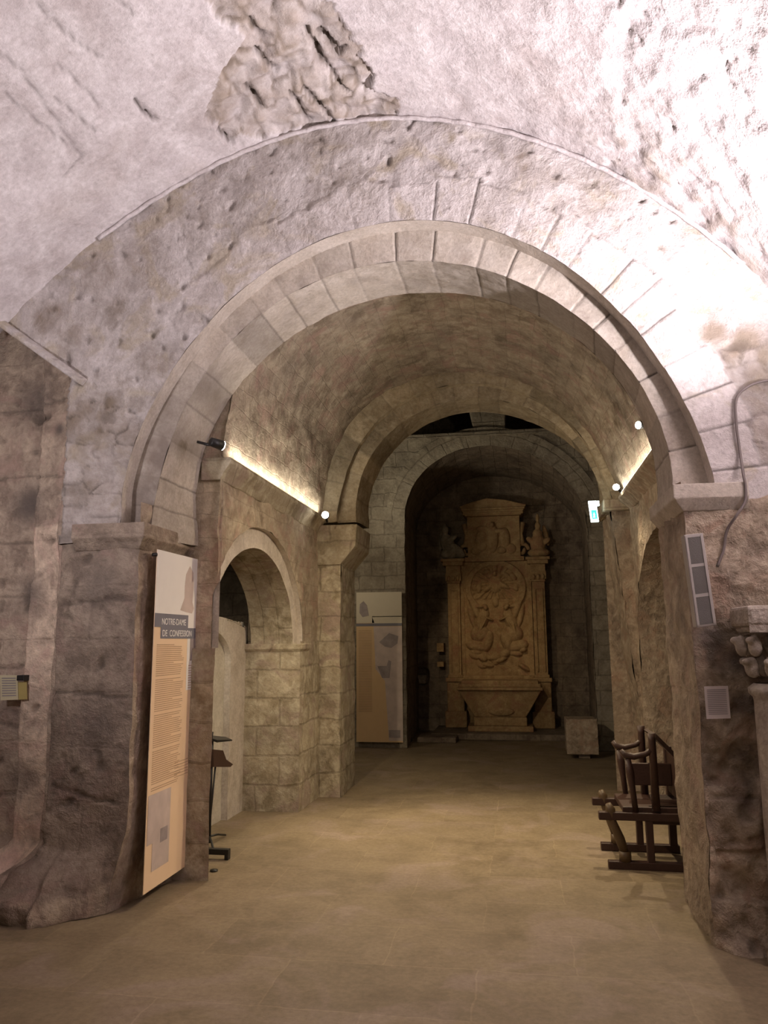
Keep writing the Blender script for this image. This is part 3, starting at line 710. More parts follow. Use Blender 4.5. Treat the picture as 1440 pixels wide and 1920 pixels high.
# alcove barrel, flanks and rear wall
YR = 14.35
ab = MB()
atd = lambda p, u, v: (fnoise(p, 2)*.2, 0, max(0, fnoise(p, 2.5)-.05)*.5, fnoise(p, 4)*.015)
ab.grid(lambda u, v: ((AX+(AV.r(PI*u)+.12*v)*math.cos(PI*u), YW-.02+(YR-YW+.1)*v, AZ+AV.r(PI*u)*math.sin(PI*u)), (YW+2.4*v, u*4.4)), 120, 50, 0, .01, 4, atd, eye=Vector((AX, 13, 3)))
for xx, sg in ((x0, -1), (x1, 1)):
    ab.grid(lambda u, v: ((xx+sg*.12*u, YW-.02+(YR-YW+.1)*u, AZ*v), (2.4*u, AZ*v)), 50, 70, 0, .01, 4, atd, eye=Vector((AX, 13, 2)))
NI = atY(789, 1268, YR)
def att_rear(p, u, v):
    t, j, s_, g = atd(p, u, v); d_ = math.hypot(p.x-NI.x, (p.z-NI.z))
    if d_ < .2: g -= .16*smooth01((.17-d_)/.03)
    return (t, j, s_, g)
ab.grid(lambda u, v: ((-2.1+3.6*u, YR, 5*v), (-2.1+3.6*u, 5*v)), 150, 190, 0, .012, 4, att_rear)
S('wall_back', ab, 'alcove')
# block left in the round niche
m = MB(); m.box((NI.x-.09, YR-.02, NI.z-.13), (NI.x+.10, YR+.10, NI.z+.02)); tag(m.build('niche_stone', 'pale', bevel=.02), 'pale rounded stone set in the small round niche left of the altarpiece', 'stone')
# ledge over the alcove arch, pillar and the dark loft behind it
m = MB(); m.box((-3.4, YW-.06, ZT-.07), (2.4, YW+.5, ZT)); S('trim_13', m, 'back', bevel=.01)
pl0 = atY(890, 815, YW+.15); pl1 = atY(945, 813, YW+.15)
m = MB(); pa = MB()
b0 = [(pl0.x-.0, ZT-.02), (pl1.x+.02, ZT-.02)]; t0 = [(atY(878, 776, YW+.15).x, 5.6), (atY(950, 776, YW+.15).x, 5.6)]
pa.raw([(b0[0][0], YW+.02, b0[0][1]), (b0[1][0], YW+.02, b0[1][1]), (b0[1][0], YW+.45, b0[1][1]), (b0[0][0], YW+.45, b0[0][1]),
        (t0[0][0]-.05, YW+.02, t0[0][1]), (t0[1][0], YW+.02, t0[1][1]), (t0[1][0], YW+.45, t0[1][1]), (t0[0][0]-.05, YW+.45, t0[0][1])],
       [(0, 3, 2, 1), (4, 5, 6, 7), (0, 1, 5, 4), (1, 2, 6, 5), (2, 3, 7, 6), (3, 0, 4, 7)])
S('wall_back', pa, 'back', bevel=.02)
m = MB()
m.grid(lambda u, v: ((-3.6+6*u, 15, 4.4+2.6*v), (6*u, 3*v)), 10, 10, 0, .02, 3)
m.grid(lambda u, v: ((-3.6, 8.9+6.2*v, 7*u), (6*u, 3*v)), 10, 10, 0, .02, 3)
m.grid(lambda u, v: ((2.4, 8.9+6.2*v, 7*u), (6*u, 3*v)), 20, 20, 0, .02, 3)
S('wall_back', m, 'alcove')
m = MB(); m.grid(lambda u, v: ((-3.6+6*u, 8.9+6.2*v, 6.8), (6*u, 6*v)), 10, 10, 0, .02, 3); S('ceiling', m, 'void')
# broken arch stump glimpsed inside the left loft opening
q = atY(845, 805, 13.2); m = MB(); ellip(m, (q.x-.75, 13.3, q.z+.02), (.85, .25, .42), 16); S('wall_back', m, 'back')

# ---- altarpiece
def P14(x, y, Y=14.0): return atY(x, y, Y)
RX0, RX1 = -1.23, .53; RM = -.36; RY = 14.0
ret = empty('altarpiece', (RM, 14.1, 0), 'golden carved stone altarpiece with relief panel at the back of the alcove', 'altarpiece')
for sx in (-1, 1):
    xc = RX0+.13 if sx < 0 else RX1-.13
    m = MB(); m.box((xc-.15, RY-.05, .1), (xc+.15, YR, .88)); m.box((xc-.19, RY-.09, .1), (xc+.19, YR, .38)); m.build('pedestal', 'altar', ret, bevel=.02)
    m = MB(); m.box((xc-.17, RY-.08, .88), (xc+.17, YR, .95)); m.build('pedestal_cornice', 'altar', ret, bevel=.012)
    m = MB(); m.box((xc-.11, RY-.02, .95), (xc+.11, YR, 2.62))
    m.box((xc-.075, RY-.045, 1.05), (xc-.05, RY, 2.5)); m.box((xc+.05, RY-.045, 1.05), (xc+.075, RY, 2.5)); m.box((xc-.075, RY-.045, 2.48), (xc+.075, RY, 2.5)); m.box((xc-.13, RY-.05, .95), (xc+.13, YR, 1.0))
    m.build('pilaster', 'altar', ret, bevel=.008)
    m = MB(); m.box((xc-.12, RY-.05, 2.62), (xc+.12, YR, 2.66)); m.box((xc-.14, RY-.07, 2.66), (xc+.14, YR, 2.80)); m.box((xc-.13, RY-.05, 2.80), (xc+.13, YR, 2.93)); m.box((xc-.18, RY-.12, 2.93), (xc+.18, YR, 3.0)); m.box((xc-.21, RY-.16, 3.0), (xc+.21, YR, 3.05))
    for k in range(3): ellip(m, (xc-.08+.08*k, RY-.08, 2.70), (.035, .04, .05), 8)
    m.build('capital', 'altar', ret, bevel=.008)
m = MB(); m.box((RX0+.2, RY+.24, .1), (RX1-.2, YR, .98)); m.box((RX0+.2, RY, .84), (RX1-.2, YR, .98)); m.box((RX0+.26, RY-.04, .9), (RX1-.26, YR, .99)); m.build('predella', 'altar', ret, bevel=.01)
# relief panel: heightfield of clouds, rays and two kneeling angels
RW, RH = 1.28, 2.05; rx0 = RM-RW/2+.01; rz0 = .98
G = []
def g(x, z, a, b, h, rot=0): G.append((x, z, a, b, h, math.cos(rot), math.sin(rot)))
for sx in (-1, 1):
    g(sx*.25, .98, .11, .24, .09, sx*.35); g(sx*.30, .74, .17, .15, .10, sx*-.4); g(sx*.24, .88, .03, .2, .11, sx*.5); g(sx*.32, .82, .025, .2, .11, sx*.2); g(sx*.18, 1.19, .045, .06, .12); g(sx*.20, 1.22, .05, .045, .11)
    g(sx*.13, 1.0, .09, .024, .10, sx*.4); g(sx*.38, 1.20, .07, .24, .08, sx*-.35); g(sx*.44, 1.05, .05, .22, .06, sx*-.25); g(sx*.36, .52, .2, .1, .09, sx*.2); g(sx*.17, .60, .10, .2, .09, sx*.3)
for k in range(16): rk = random.Random(k); g(rk.uniform(-.5, .5), rk.uniform(.14, .46), rk.uniform(.07, .14), rk.uniform(.04, .08), rk.uniform(.04, .10), rk.uniform(-.6, .6))
for k in range(14): rk = random.Random(50+k); a_ = rk.uniform(0, PI); r_ = rk.uniform(.28, .44); g(r_*math.cos(a_), 1.52+r_*math.sin(a_)*.8, .08, .05, .06, a_+1.5)
g(0, 1.62, .13, .17, .08); g(0, 1.80, .05, .06, .10); g(-.12, 1.55, .13, .05, .08, .6); g(.14, 1.60, .14, .05, .08, -.6); g(0, 1.30, .06, .1, .05)
def relief(u, v):
    x = (u-.5)*RW; z = v*RH; h = 0
    for gx, gz, a_, b_, hh, c_, s_ in G:
        dx, dz = x-gx, z-gz; X_ = (dx*c_+dz*s_)/a_; Z_ = (-dx*s_+dz*c_)/b_; q = X_*X_+Z_*Z_
        if q < 1: h = max(h, hh*math.sqrt(1-q)) if h < hh else h
    ar = math.hypot(x/.50, (z-1.55)/.46)
    if z > 1.2 and .88 < ar < 1.08: h = max(h, .07)
    elif z > 1.35 and ar < .88: h = max(h, .015+.015*math.sin(math.atan2(z-1.62, x)*22)); 
    if ar > 1.08 and z > 1.55: h = max(h, .03)
    if abs(x) > RW/2-.08: h = max(h, .05)
    h += .008*fnoise(Vector((x, 0, z)), 9)
    return (RM+x, RY+.12-h*1.05, rz0+z), (x, z)
m = MB(); m.grid(relief, 170, 260, 0, 0, 4); m.build('relief_panel', 'altar', ret)
# attic
m = MB(); m.box((RM-.47, RY+.02, 3.0), (RM+.47, YR, 3.82)); m.box((RM-.53, RY-.03, 3.0), (RM+.53, YR, 3.08))
def attic(u, v):
    x = (u-.5)*.86; z = v*.66; h = 0
    for gx, gz, a_, b_, hh in [(-.02, .33, .11, .28, .08), (-.02, .56, .05, .06, .11), (-.22, .28, .12, .2, .06), (.2, .3, .1, .22, .07), (.12, .45, .15, .05, .08), (-.2, .5, .12, .06, .05), (.3, .12, .1, .1, .05), (-.32, .1, .1, .08, .05), (.14, .1, .09, .07, .08)]:
        q = ((x-gx)/a_)**2+((z-gz)/b_)**2
        if q < 1: h = max(h, hh*math.sqrt(1-q))
    return (RM+x, RY+.03-h, 3.10+z), (x, z)
m.grid(attic, 80, 60, 0, 0, 4); m.build('attic', 'altar', ret, bevel=.006)
for sx in (-1, 1):   # volutes flanking the attic
    m = MB(); m.tube([(RM+sx*(.50+.12*math.cos(t_)*(1-t_/9)), RY+.08, 3.2+.13*math.sin(t_)*(1-t_/9)) for t_ in np.linspace(0, 7, 24)], .035, 8); m.tube([(RM+sx*.50, RY+.08, 3.3), (RM+sx*.49, RY+.08, 3.5), (RM+sx*.53, RY+.08, 3.7)], [.06, .035, .05], 8); m.build('volute', 'altar', ret)
m = MB(); vs = []
for yy in (RY-.10, YR):
    vs += [(RM-.50, yy, 3.82), (RM+.50, yy, 3.82), (RM+.60, yy, 4.0), (RM+.22, yy, 4.10), (RM-.1, yy, 4.14), (RM-.36, yy, 4.08), (RM-.60, yy, 4.0)]
m.raw(vs, [tuple(range(7)), tuple(range(13, 6, -1))]+[(i, (i+1) % 7+0 if False else (i+1) % 7, (i+1) % 7+7, i+7)[::-1] for i in range(7)])
m.box((RM-.54, RY-.12, 3.84), (RM+.54, YR, 3.88)); m.box((RM-.57, RY-.14, 3.92), (RM+.57, YR, 3.96)); m.build('pediment', 'altar', ret, bevel=.01)
# statues on the entablature ends
m = MB(); X, Z = RX0+.10, 3.05
for c, r, ro in [((X-.02, 13.98, Z+.10), (.18, .13, .11), None), ((X-.06, 13.98, Z+.28), (.13, .10, .20), (-.35, 'Y')), ((X-.10, 13.96, Z+.54), (.065, .065, .08), None), ((X+.08, 13.93, Z+.20), (.17, .08, .07), (.5, 'Y')), ((X-.16, 14.06, Z+.42), (.06, .06, .26), (.2, 'Y')), ((X+.0, 13.92, Z+.36), (.14, .05, .05), (-.5, 'Y')), ((X+.14, 13.98, Z+.08), (.12, .09, .07), None), ((X-.10, 13.97, Z+.44), (.05, .05, .08), None)]:
    ellip(m, c, r, 12, ro)
tag(m.build('statue', 'back', remesh=.014), 'grey stone kneeling figure on the left end of the altarpiece cornice', 'statue')
m = MB(); X = RX1-.10
for c, r, ro in [((X, 13.98, Z+.08), (.20, .14, .09), None), ((X-.01, 13.98, Z+.24), (.14, .11, .18), None), ((X-.01, 13.97, Z+.42), (.09, .08, .09), None), ((X+.0, 13.96, Z+.56), (.055, .055, .07), None), ((X-.13, 13.95, Z+.30), (.10, .05, .05), (.6, 'Y')), ((X+.13, 13.95, Z+.28), (.10, .05, .05), (-.6, 'Y')), ((X+.0, 13.96, Z+.70), (.035, .035, .09), None), ((X+.0, 13.96, Z+.50), (.04, .04, .09), None), ((X+.14, 14.06, Z+.40), (.05, .05, .2), (-.2, 'Y'))]:
    ellip(m, c, r, 12, ro)
tag(m.build('statue', 'altar', remesh=.014), 'golden stone seated figure on the right end of the altarpiece cornice', 'statue')
# altar table
alt = empty('altar', (-.35, 13.4, 0), 'stone altar table with tapering front below the carved altarpiece', 'altar')
def A(x, y): return atY(x, y, 13.35)
m = MB(); a0, a1 = A(856, 1294).x, A(1018, 1294).x
ACX = (a0+a1)/2; hw = (a1-a0)/2
m.box((ACX-hw+.07, 13.42, .87), (ACX+hw-.07, 13.96, .93)); m.box((ACX-hw+.03, 13.38, .82), (ACX+hw-.03, 13.96, .88)); m.box((ACX-hw, 13.34, .77), (ACX+hw, 13.96, .82)); m.build('table_top', 'altar', alt, bevel=.012)
m = MB(); rows = [(.70, .77), (.66, .72), (.50, .45), (.44, .36), (.42, .33)]
vs = []; fs = []
for w, z in rows: vs += [(ACX-w, 13.42+.10*(.77-z), z), (ACX+w, 13.42+.10*(.77-z), z), (ACX+w, 13.94, z), (ACX-w, 13.94, z)]
for k in range(len(rows)-1):
    for i in range(4): fs.append((k*4+i, (k+1)*4+i, (k+1)*4+(i+1) % 4, k*4+(i+1) % 4))
fs += [(0, 1, 2, 3), tuple((len(rows)-1)*4+i for i in (3, 2, 1, 0))]
m.raw(vs, fs); ellip(m, (ACX+.02, 13.44, .42), (.22, .05, .07), 12); m.build('tapering_body', 'altar', alt, bevel=.01)
m = MB(); m.box((ACX-.44, 13.42, .19), (ACX+.44, 13.94, .33)); m.box((ACX-.54, 13.36, .10), (ACX+.54, 13.94, .19)); m.build('base', 'altar', alt, bevel=.015)
m = MB(); m.box((-1.45, 13.05, 0), (.95, 14.3, .10)); tag(m.build('altar_step', 'alcove', bevel=.015), 'low dark stone step under the altar', 'step')
q0 = atZ(782, 1393); m = MB(); m.box((q0.x, q0.y-.0, 0), (q0.x+.62, q0.y+.5, .09)); tag(m.build('stone_slab', 'alcove', bevel=.02), 'low dark stone slab lying on the floor left of the altar', 'slab')
# little notices left of the retable
for (xa, ya, xb, yb), lb in (((819, 1206, 832, 1222), 'small pale notice beside the altarpiece, the upper one'), ((820, 1241, 832, 1250), 'small pale notice beside the altarpiece, the lower one')):
    a_, b_ = atY(xa, ya, 14.0), atY(xb, yb, 14.0); m = MB(); m.box((a_.x, 13.99, b_.z), (b_.x, 14.34, a_.z)); tag(m.build('notice_block', 'altar'), lb, 'notice')
# pale stone block on the alcove floor, right
q = atZ(1064, 1424); w = atY(1122, 1400, q.y).x-q.x
blk = empty('stone_block', (q.x+w/2, q.y+.2, 0), 'pale square stone block on a dark foot on the floor right of the altar', 'stone block')
m = MB(); m.box((q.x+.16, q.y+.1, 0), (q.x+w-.1, q.y+.35, .07)); m.build('foot', 'alcove', blk, bevel=.01)
m = MB(); m.grid(lambda u, v: ((q.x+w*u, q.y, .07+.46*v), (u, v)), 20, 20, 0, .006, 6); m.box((q.x+.004, q.y+.01, .07), (q.x+w-.004, q.y+.45, .53)); m.build('block', 'rough', blk, bevel=.012)

# ------------------------------------------------------------------ banners
def text_mesh(body, size, mat, parent, loc, basis, name):
    cu = bpy.data.curves.new(name, 'FONT'); cu.body = body; cu.size = size; cu.extrude = .0006
    t = bpy.data.objects.new(name, cu); COL.objects.link(t); bpy.context.view_layer.update()
    me = bpy.data.meshes.new_from_object(t.evaluated_get(bpy.context.evaluated_depsgraph_get())); bpy.data.objects.remove(t)
    me.materials.clear(); me.materials.append(M[mat]); w = max((v.co.x for v in me.vertices), default=1)
    me.transform(Matrix.Translation(Vector(loc)) @ basis); me.update()
    o = bpy.data.objects.new(name, me); COL.objects.link(o)
    if parent: o.parent = parent; o.matrix_parent_inverse = Matrix.Translation(parent.location).inverted()
    return o
class Sheet:
    """a hanging sheet: origin top-left, unit vectors right and down, outward normal"""
    def __init__(s, tl, tr, bl_, root): s.o = tl; s.r = (tr-tl); s.d = (bl_-tl); s.w = s.r.length; s.h = s.d.length; s.r = s.r.normalized(); s.d = s.d.normalized(); s.n = s.d.cross(s.r).normalized(); s.root = root
    def pt(s, a, b, o=0): return s.o+s.r*(a*s.w)+s.d*(b*s.h)+s.n*o
    def quad(s, name, rects, mat, z, t=.0008, par=None, pts=None):
        m = MB()
        for rc in rects:
            P = [(rc[0], rc[1]), (rc[2], rc[1]), (rc[2], rc[3]), (rc[0], rc[3])] if len(rc) == 4 and not isinstance(rc[0], tuple) else rc
            n = len(P); vs = [s.pt(a, b, z) for a, b in P]+[s.pt(a, b, z-t) for a, b in P]
            m.raw(vs, [tuple(range(n))[::-1], tuple(range(n, 2*n))]+[(i, (i+1) % n, (i+1) % n+n, i+n) for i in range(n)])
        return m.build(name, mat, par or s.root)
    def text(s, name, body, a, b, size, mat, z):
        B = Matrix((( s.r.x, -s.d.x, s.n.x, 0), (s.r.y, -s.d.y, s.n.y, 0), (s.r.z, -s.d.z, s.n.z, 0), (0, 0, 0, 1)))
        return text_mesh(body, size, mat, s.root, s.pt(a, b, z), B, name)
BX = -2.29
tl, tr, br_, bl_ = atX(287, 1042, BX), atX(374, 1056, BX), atX(371, 1640, BX), atX(276, 1688, BX)
ya = (tl.y+bl_.y)/2; yb = (tr.y+br_.y)/2
root = empty('banner', (BX, (ya+yb)/2, .05), 'tall exhibition banner with a grey title band hung on the near left pier', 'banner')
def lerp(a, b, t): return a+(b-a)*t
tl = Vector((BX, ya, 2.20)); tr = Vector((BX, yb, 2.20)); blx = Vector((BX, ya, .09))
sh = Sheet(tl, tr, blx, root)
if sh.n.x < 0: sh.n = -sh.n
sh.quad('banner_sheet', [(0, 0, 1, 1)], 'ban_body', 0, .004)
sh.quad('upper_field', [(0, 0, 1, .195), (.66, .195, 1, .25)], 'ban_top', .0012)
sh.quad('side_column', [(.68, .25, 1, .44)], 'ban_top', .0012)
sh.quad('title_band', [(.0, .195, .68, .237), (.12, .237, .97, .272)], 'band', .0022)
sh.text('title_lettering', 'NOTRE-DAME', .13, .229, .060, 'white', .003)
sh.text('title_lettering', 'DE', .15, .265, .060, 'white', .003); sh.text('title_lettering', 'CONFESSION', .29, .265, .060, 'white', .003)
sh.quad('picture', [(.74, .272, .95, .345)], 'photo', .0022)
sh.quad('picture', [((.60, .06), (.68, .03), (.76, .05), (.78, .10), (.76, .15), (.80, .17), (.76, .188), (.62, .185), (.50, .18), (.58, .14), (.58, .10)), ], 'photo2', .0022)
sh.quad('picture', [(.02, .73, .44, .87), (.12, .87, .44, .95)], 'photo2', .0022)
sh.quad('picture', [(.26, .84, .40, .88)], 'photo', .0027)
rt = random.Random(4); L_ = []
for k in range(70):
    b = .29+k*.0062
    if k % 17 == 16: continue
    L_.append((.06, b, .06+rt.uniform(.48, .56) if k % 9 else .4, b+.0022))
for k in range(10): b = .36+k*.008; L_.append((.72, b, .93, b+.002))
for k in range(6): b = .66+k*.009; L_.append((.50, b, .80, b+.002))
sh.quad('printed_text', L_, 'textline', .0022)
# second banner on the transept wall
YBn = 11.93
a_, b_, c_ = atY(668, 1111, YBn), atY(753, 1107, YBn), atY(672, 1391, YBn)
tl = Vector((a_.x, YBn, a_.z)); tr = Vector((b_.x, YBn, a_.z)); blx = Vector((a_.x, YBn, max(.06, c_.z)))
root = empty('banner', ((a_.x+b_.x)/2, YBn, .06), 'tan exhibition banner hung on the far wall left of the altar alcove', 'banner')
s2 = Sheet(tl, tr, blx, root)
if s2.n.y > 0: s2.n = -s2.n
s2.quad('banner_sheet', [(0, 0, 1, 1)], 'ban_body2', 0, .006)
s2.quad('upper_field', [(0, 0, 1, .17), ((0, .17), (.35, .17), (.4, .21), (0, .21)), (.35, .165, 1, .215)], plain('pale_print', (.66, .60, .48), .7, vary=.04), .0015)
s2.quad('title_band', [(0, .213, 1, .232)], 'band', .002)
s2.quad('side_column', [((.38, .235), (1, .235), (1, .99), (.70, .99), (.62, .60), (.42, .52))], 'photo2', .0015)
s2.quad('picture', [((.08, .08), (.16, .06), (.24, .09), (.28, .16), (.14, .17), (.07, .14))], 'photo', .003)
s2.quad('picture', [((.50, .34), (.72, .28), (.92, .30), (.90, .35), (.76, .38), (.62, .37)), ], 'photo', .003)
s2.quad('picture', [((.46, .50), (.66, .50), (.70, .46), (.76, .47), (.72, .58), (.56, .58))], 'photo', .003)
s2.quad('picture', [(.70, .92, .94, .97)], 'photo', .003)
s2.quad('printed_text', [(.05, .26+k*.011, .34, .26+k*.011+.004) for k in range(50)], 'textline', .0022)

# ------------------------------------------------------------------ fixtures
def spot_fixture(pos, aim, label, s=1.0):
    pos = Vector(pos); d = Vector(aim).normalized()
    r = empty('spotlight', pos, label, 'spotlight', None)
    m = MB(); m.tube([pos-d*.055*s, pos-d*.05*s, pos+d*.04*s], [.018*s, .03*s, .036*s], 14); hs = m.build('housing', 'black', r)
    m = MB(); m.tube([pos+d*.041*s, pos+d*.046*s], .033*s, 14); m.build('lens', 'lens', hs)
    return r
fx = {}
fx['a'] = atX(407, 832, LWX+.16); fx['b'] = atX(611, 966, LWX+.20); fx['c'] = atY(1203, 797, 6.3); fx['d'] = atY(1156, 914, 8.05)
ra_ = spot_fixture(fx['a'], (.55, .8, -.1), 'lit spotlight above the left cornice, just behind the near arch', 1.0)
m = MB(); m.tube([fx['a'], fx['a']+Vector((-.05, -.02, -.01)), fx['a']+Vector((-.14, -.0, .02))], .010, 8); m.build('bracket', 'black', ra_)
rb_ = spot_fixture(fx['b'], (.1, -.95, -.1), 'lit spotlight at the foot of the second arch on the left', 1.1)
m = MB(); m.tube([fx['b'], fx['b']+Vector((0, .05, -.06)), (fx['b'].x-.02, fx['b'].y+.06, 2.93)], .012, 8); m.build('bracket', 'black', rb_)
rc_ = spot_fixture(fx['c'], (-.75, -.62, -.15), 'lit spotlight high under the vault on the right side', .9)
hit = NV.p(math.atan2(fx['c'].z-C2z, fx['c'].x-C2x)); m = MB(); m.tube([fx['c'], fx['c']+Vector((.06, .03, .05)), (hit[0]+.03, fx['c'].y+.02, hit[1]+.02)], .012, 8); m.build('bracket', 'black', rc_)
rd_ = spot_fixture(fx['d'], (-.2, -.95, -.1), 'lit spotlight low on the right above the exit sign', 1.0)
m = MB(); m.tube([fx['d'], fx['d']+Vector((.05, .06, -.04)), (fx['d'].x+.12, 8.27, fx['d'].z-.1)], .012, 8); m.build('bracket', 'black', rd_)
# LED strips lying on the cornices
m = MB(); m.box((LWX+.045, 5.35, 2.951), (LWX+.055, 8.1, 2.957)); tag(m.build('led_strip', 'led'), 'glowing light strip lying on the left nave cornice', 'light strip')
m = MB(); m.box((RWX-.113, 5.5, 3.061), (RWX-.106, 8.0, 3.066)); tag(m.build('led_strip', 'led'), 'glowing light strip lying on the right nave cornice', 'light strip')
# exit sign
q = atY(1103, 940, 8.16); q2 = atY(1124, 978, 8.16)
ex = empty('exit_sign', ((q.x+q2.x)/2, 8.16, q2.z), 'small glowing white and green exit sign beside the right second-arch pier', 'exit sign')
def EX(x0_, x1_, z0_, z1_, y0_, y1_, name, mat, par=None):
    m = MB(); W = q2.x-q.x; Hh = q.z-q2.z
    vs = []
    for yy in (y0_, y1_):
        for (a__, b__) in ((x0_, z0_), (x1_, z0_), (x1_, z1_), (x0_, z1_)): vs.append((q.x+W*a__+.18*W*(1-b__), yy, q2.z+Hh*b__))
    m.raw(vs, [(0, 1, 2, 3), (7, 6, 5, 4), (0, 4, 5, 1), (1, 5, 6, 2), (2, 6, 7, 3), (3, 7, 4, 0)]); return m.build(name, mat, par or ex)
EX(0, .75, 0, 1, 8.14, 8.19, 'housing', 'exit_white'); gf = EX(.12, .64, .12, .55, 8.132, 8.139, 'green_field', 'exit_green')
EX(.5, 1.05, .78, 1.0, 8.15, 8.2, 'arm', 'exit_white')
m = MB(); W = q2.x-q.x; Hh = q.z-q2.z
def ep(a__, b__): return (q.x+W*(a__+.18*(1-b__)), 8.129, q2.z+Hh*b__)
m.tube([ep(.36, .34), ep(.34, .26), ep(.26, .19)], .004, 6); m.tube([ep(.34, .26), ep(.42, .19)], .004, 6); m.tube([ep(.27, .32), ep(.45, .31)], .004, 6); ellip(m, ep(.37, .39), (.006, .003, .006), 8); m.build('running_figure', 'exit_white', gf)

# column speaker
sp = empty('column_speaker', atY(1314, 1090, 4.5), 'grey column loudspeaker with dark grille on the right pier', 'loudspeaker')
TLs, TRs, BRs, BLs = atY(1282, 1003, 4.44), atY(1318, 999, 4.44), atY(1344, 1172, 4.40), atY(1306, 1177, 4.40)
def SP(a, b, o): return TLs*(1-a)*(1-b)+TRs*a*(1-b)+BRs*a*b+BLs*(1-a)*b+Vector((0, -o, 0))
def sbox(a0, a1, b0, b1, o0, o1, name, mat, bev=0):
    m = MB(); m.raw([SP(a0, b1, o0), SP(a1, b1, o0), SP(a1, b1, o1), SP(a0, b1, o1), SP(a0, b0, o0), SP(a1, b0, o0), SP(a1, b0, o1), SP(a0, b0, o1)],
          [(0, 1, 2, 3), (7, 6, 5, 4), (0, 4, 5, 1), (1, 5, 6, 2), (2, 6, 7, 3), (3, 7, 4, 0)]); return m.build(name, mat, sp, bevel=bev)
sbox(0, 1, 0, 1, -.085, 0, 'housing', 'grey', .004)
for k in range(3): sbox(.16, .84, .035+k*.325, .305+k*.325+.02, 0, .002, 'grille', 'grille')
sbox(.05, .16, .02, .98, 0, .006, 'frame_edge', 'grey'); sbox(.84, .95, .02, .98, 0, .006, 'frame_edge', 'grey')
sbox(.3, .7, .4, .6, -.2, -.085, 'wall_bracket', 'black')
# cable
cpts = [(1640, 735), (1540, 716), (1470, 712), (1425, 716), (1395, 730), (1380, 752), (1381, 800), (1388, 850), (1394, 890), (1398, 912), (1397, 940), (1380, 968), (1363, 995), (1357, 1030), (1345, 1062)]
P = [atY(x, y, 4.575 if i < 8 or i > 11 else 4.53) for i, (x, y) in enumerate(cpts)]
def cr(P, n=6):
    out = []
    for i in range(len(P)-1):
        p0, p1, p2_, p3 = P[max(0, i-1)], P[i], P[i+1], P[min(len(P)-1, i+2)]
        for k in range(n):
            t = k/n; out.append(.5*((2*p1)+(-p0+p2_)*t+(2*p0-5*p1+4*p2_-p3)*t*t+(-p0+3*p1-3*p2_+p3)*t**3))
    return out+[P[-1]]
m = MB(); m.tube(cr(P), .008, 8); tag(m.build('cable', plain('grey_cable', (.16, .13, .12), .6)), 'grey cable running down the right pier to the loudspeaker', 'cable')
# notice on the right pier
def flat_sheet(name, px, Y, mat, lab, cat, lines=0, tilt=0):
    a_, b_, c_, d_ = [atY(x, y, Y) for x, y in px]
    m = MB(); o = Vector((0, .003, 0)); m.raw([a_, b_, c_, d_, a_+o, b_+o, c_+o, d_+o], [(3, 2, 1, 0), (4, 5, 6, 7), (0, 1, 5, 4), (1, 2, 6, 5), (2, 3, 7, 6), (3, 0, 4, 7)])
    ob = m.build(name, mat); tag(ob, lab, cat)
    if lines:
        m = MB()
        for k in range(lines):
            t = .1+.8*k/lines; l0 = a_.lerp(d_, t); r0 = b_.lerp(c_, t); l1 = a_.lerp(d_, t+.35/lines); r1 = b_.lerp(c_, t+.35/lines); oo = Vector((0, -.0012, 0))
            m.raw([l0.lerp(r0, .1)+oo, l0.lerp(r0, .9)+oo, l1.lerp(r1, .9)+oo, l1.lerp(r1, .1)+oo], [(3, 2, 1, 0)])
        t_ = m.build('printed_text', 'ink'); t_.parent = ob
    return ob
flat_sheet('notice_sheet', [(1320, 1287), (1365, 1286), (1370, 1347), (1325, 1348)], 4.50, 'paper', 'pale printed notice sheet fixed to the rough right pier', 'notice', 14)
flat_sheet('notice_sheet', [(0, 1266), (33, 1266), (34, 1312), (1, 1313)], 4.745, 'cream', 'cream information sheet on the wall at the far left edge', 'notice', 8)
flat_sheet('notice_sheet', [(34, 1279), (50, 1279), (51, 1311), (35, 1312)], 4.745, 'yellow', 'narrow yellow sheet beside the cream sheet on the left wall', 'notice')
q = atY(42, 1271, 4.745); m = MB(); m.box((q.x-.026, 4.72, q.z-.018), (q.x+.026, 4.80, q.z+.018)); tag(m.build('wall_device', 'black', bevel=.004), 'small black box above the yellow sheet on the left wall', 'device')
# small hole/peg on the impost above the banner
q = atX(286, 1040, XL+.06); m = MB(); m.tube([q, q+Vector((.03, 0, 0))], .012, 10); tag(m.build('hook', 'black'), 'small black hook above the near left banner corner', 'hook')
# square plaque on the doorway wall
q = atX(398, 1193, DX-.01); m = MB(); m.box((DX-.08, q.y-.055, q.z-.045), (DX-.0, q.y+.055, q.z+.04)); tag(m.build('wall_lamp', plain('lamp_diffuser', (.8, .76, .6), .5, emit=(1, .9, .62), es=.9), bevel=.006), 'small square cream wall lamp in the arched doorway on the left', 'lamp')

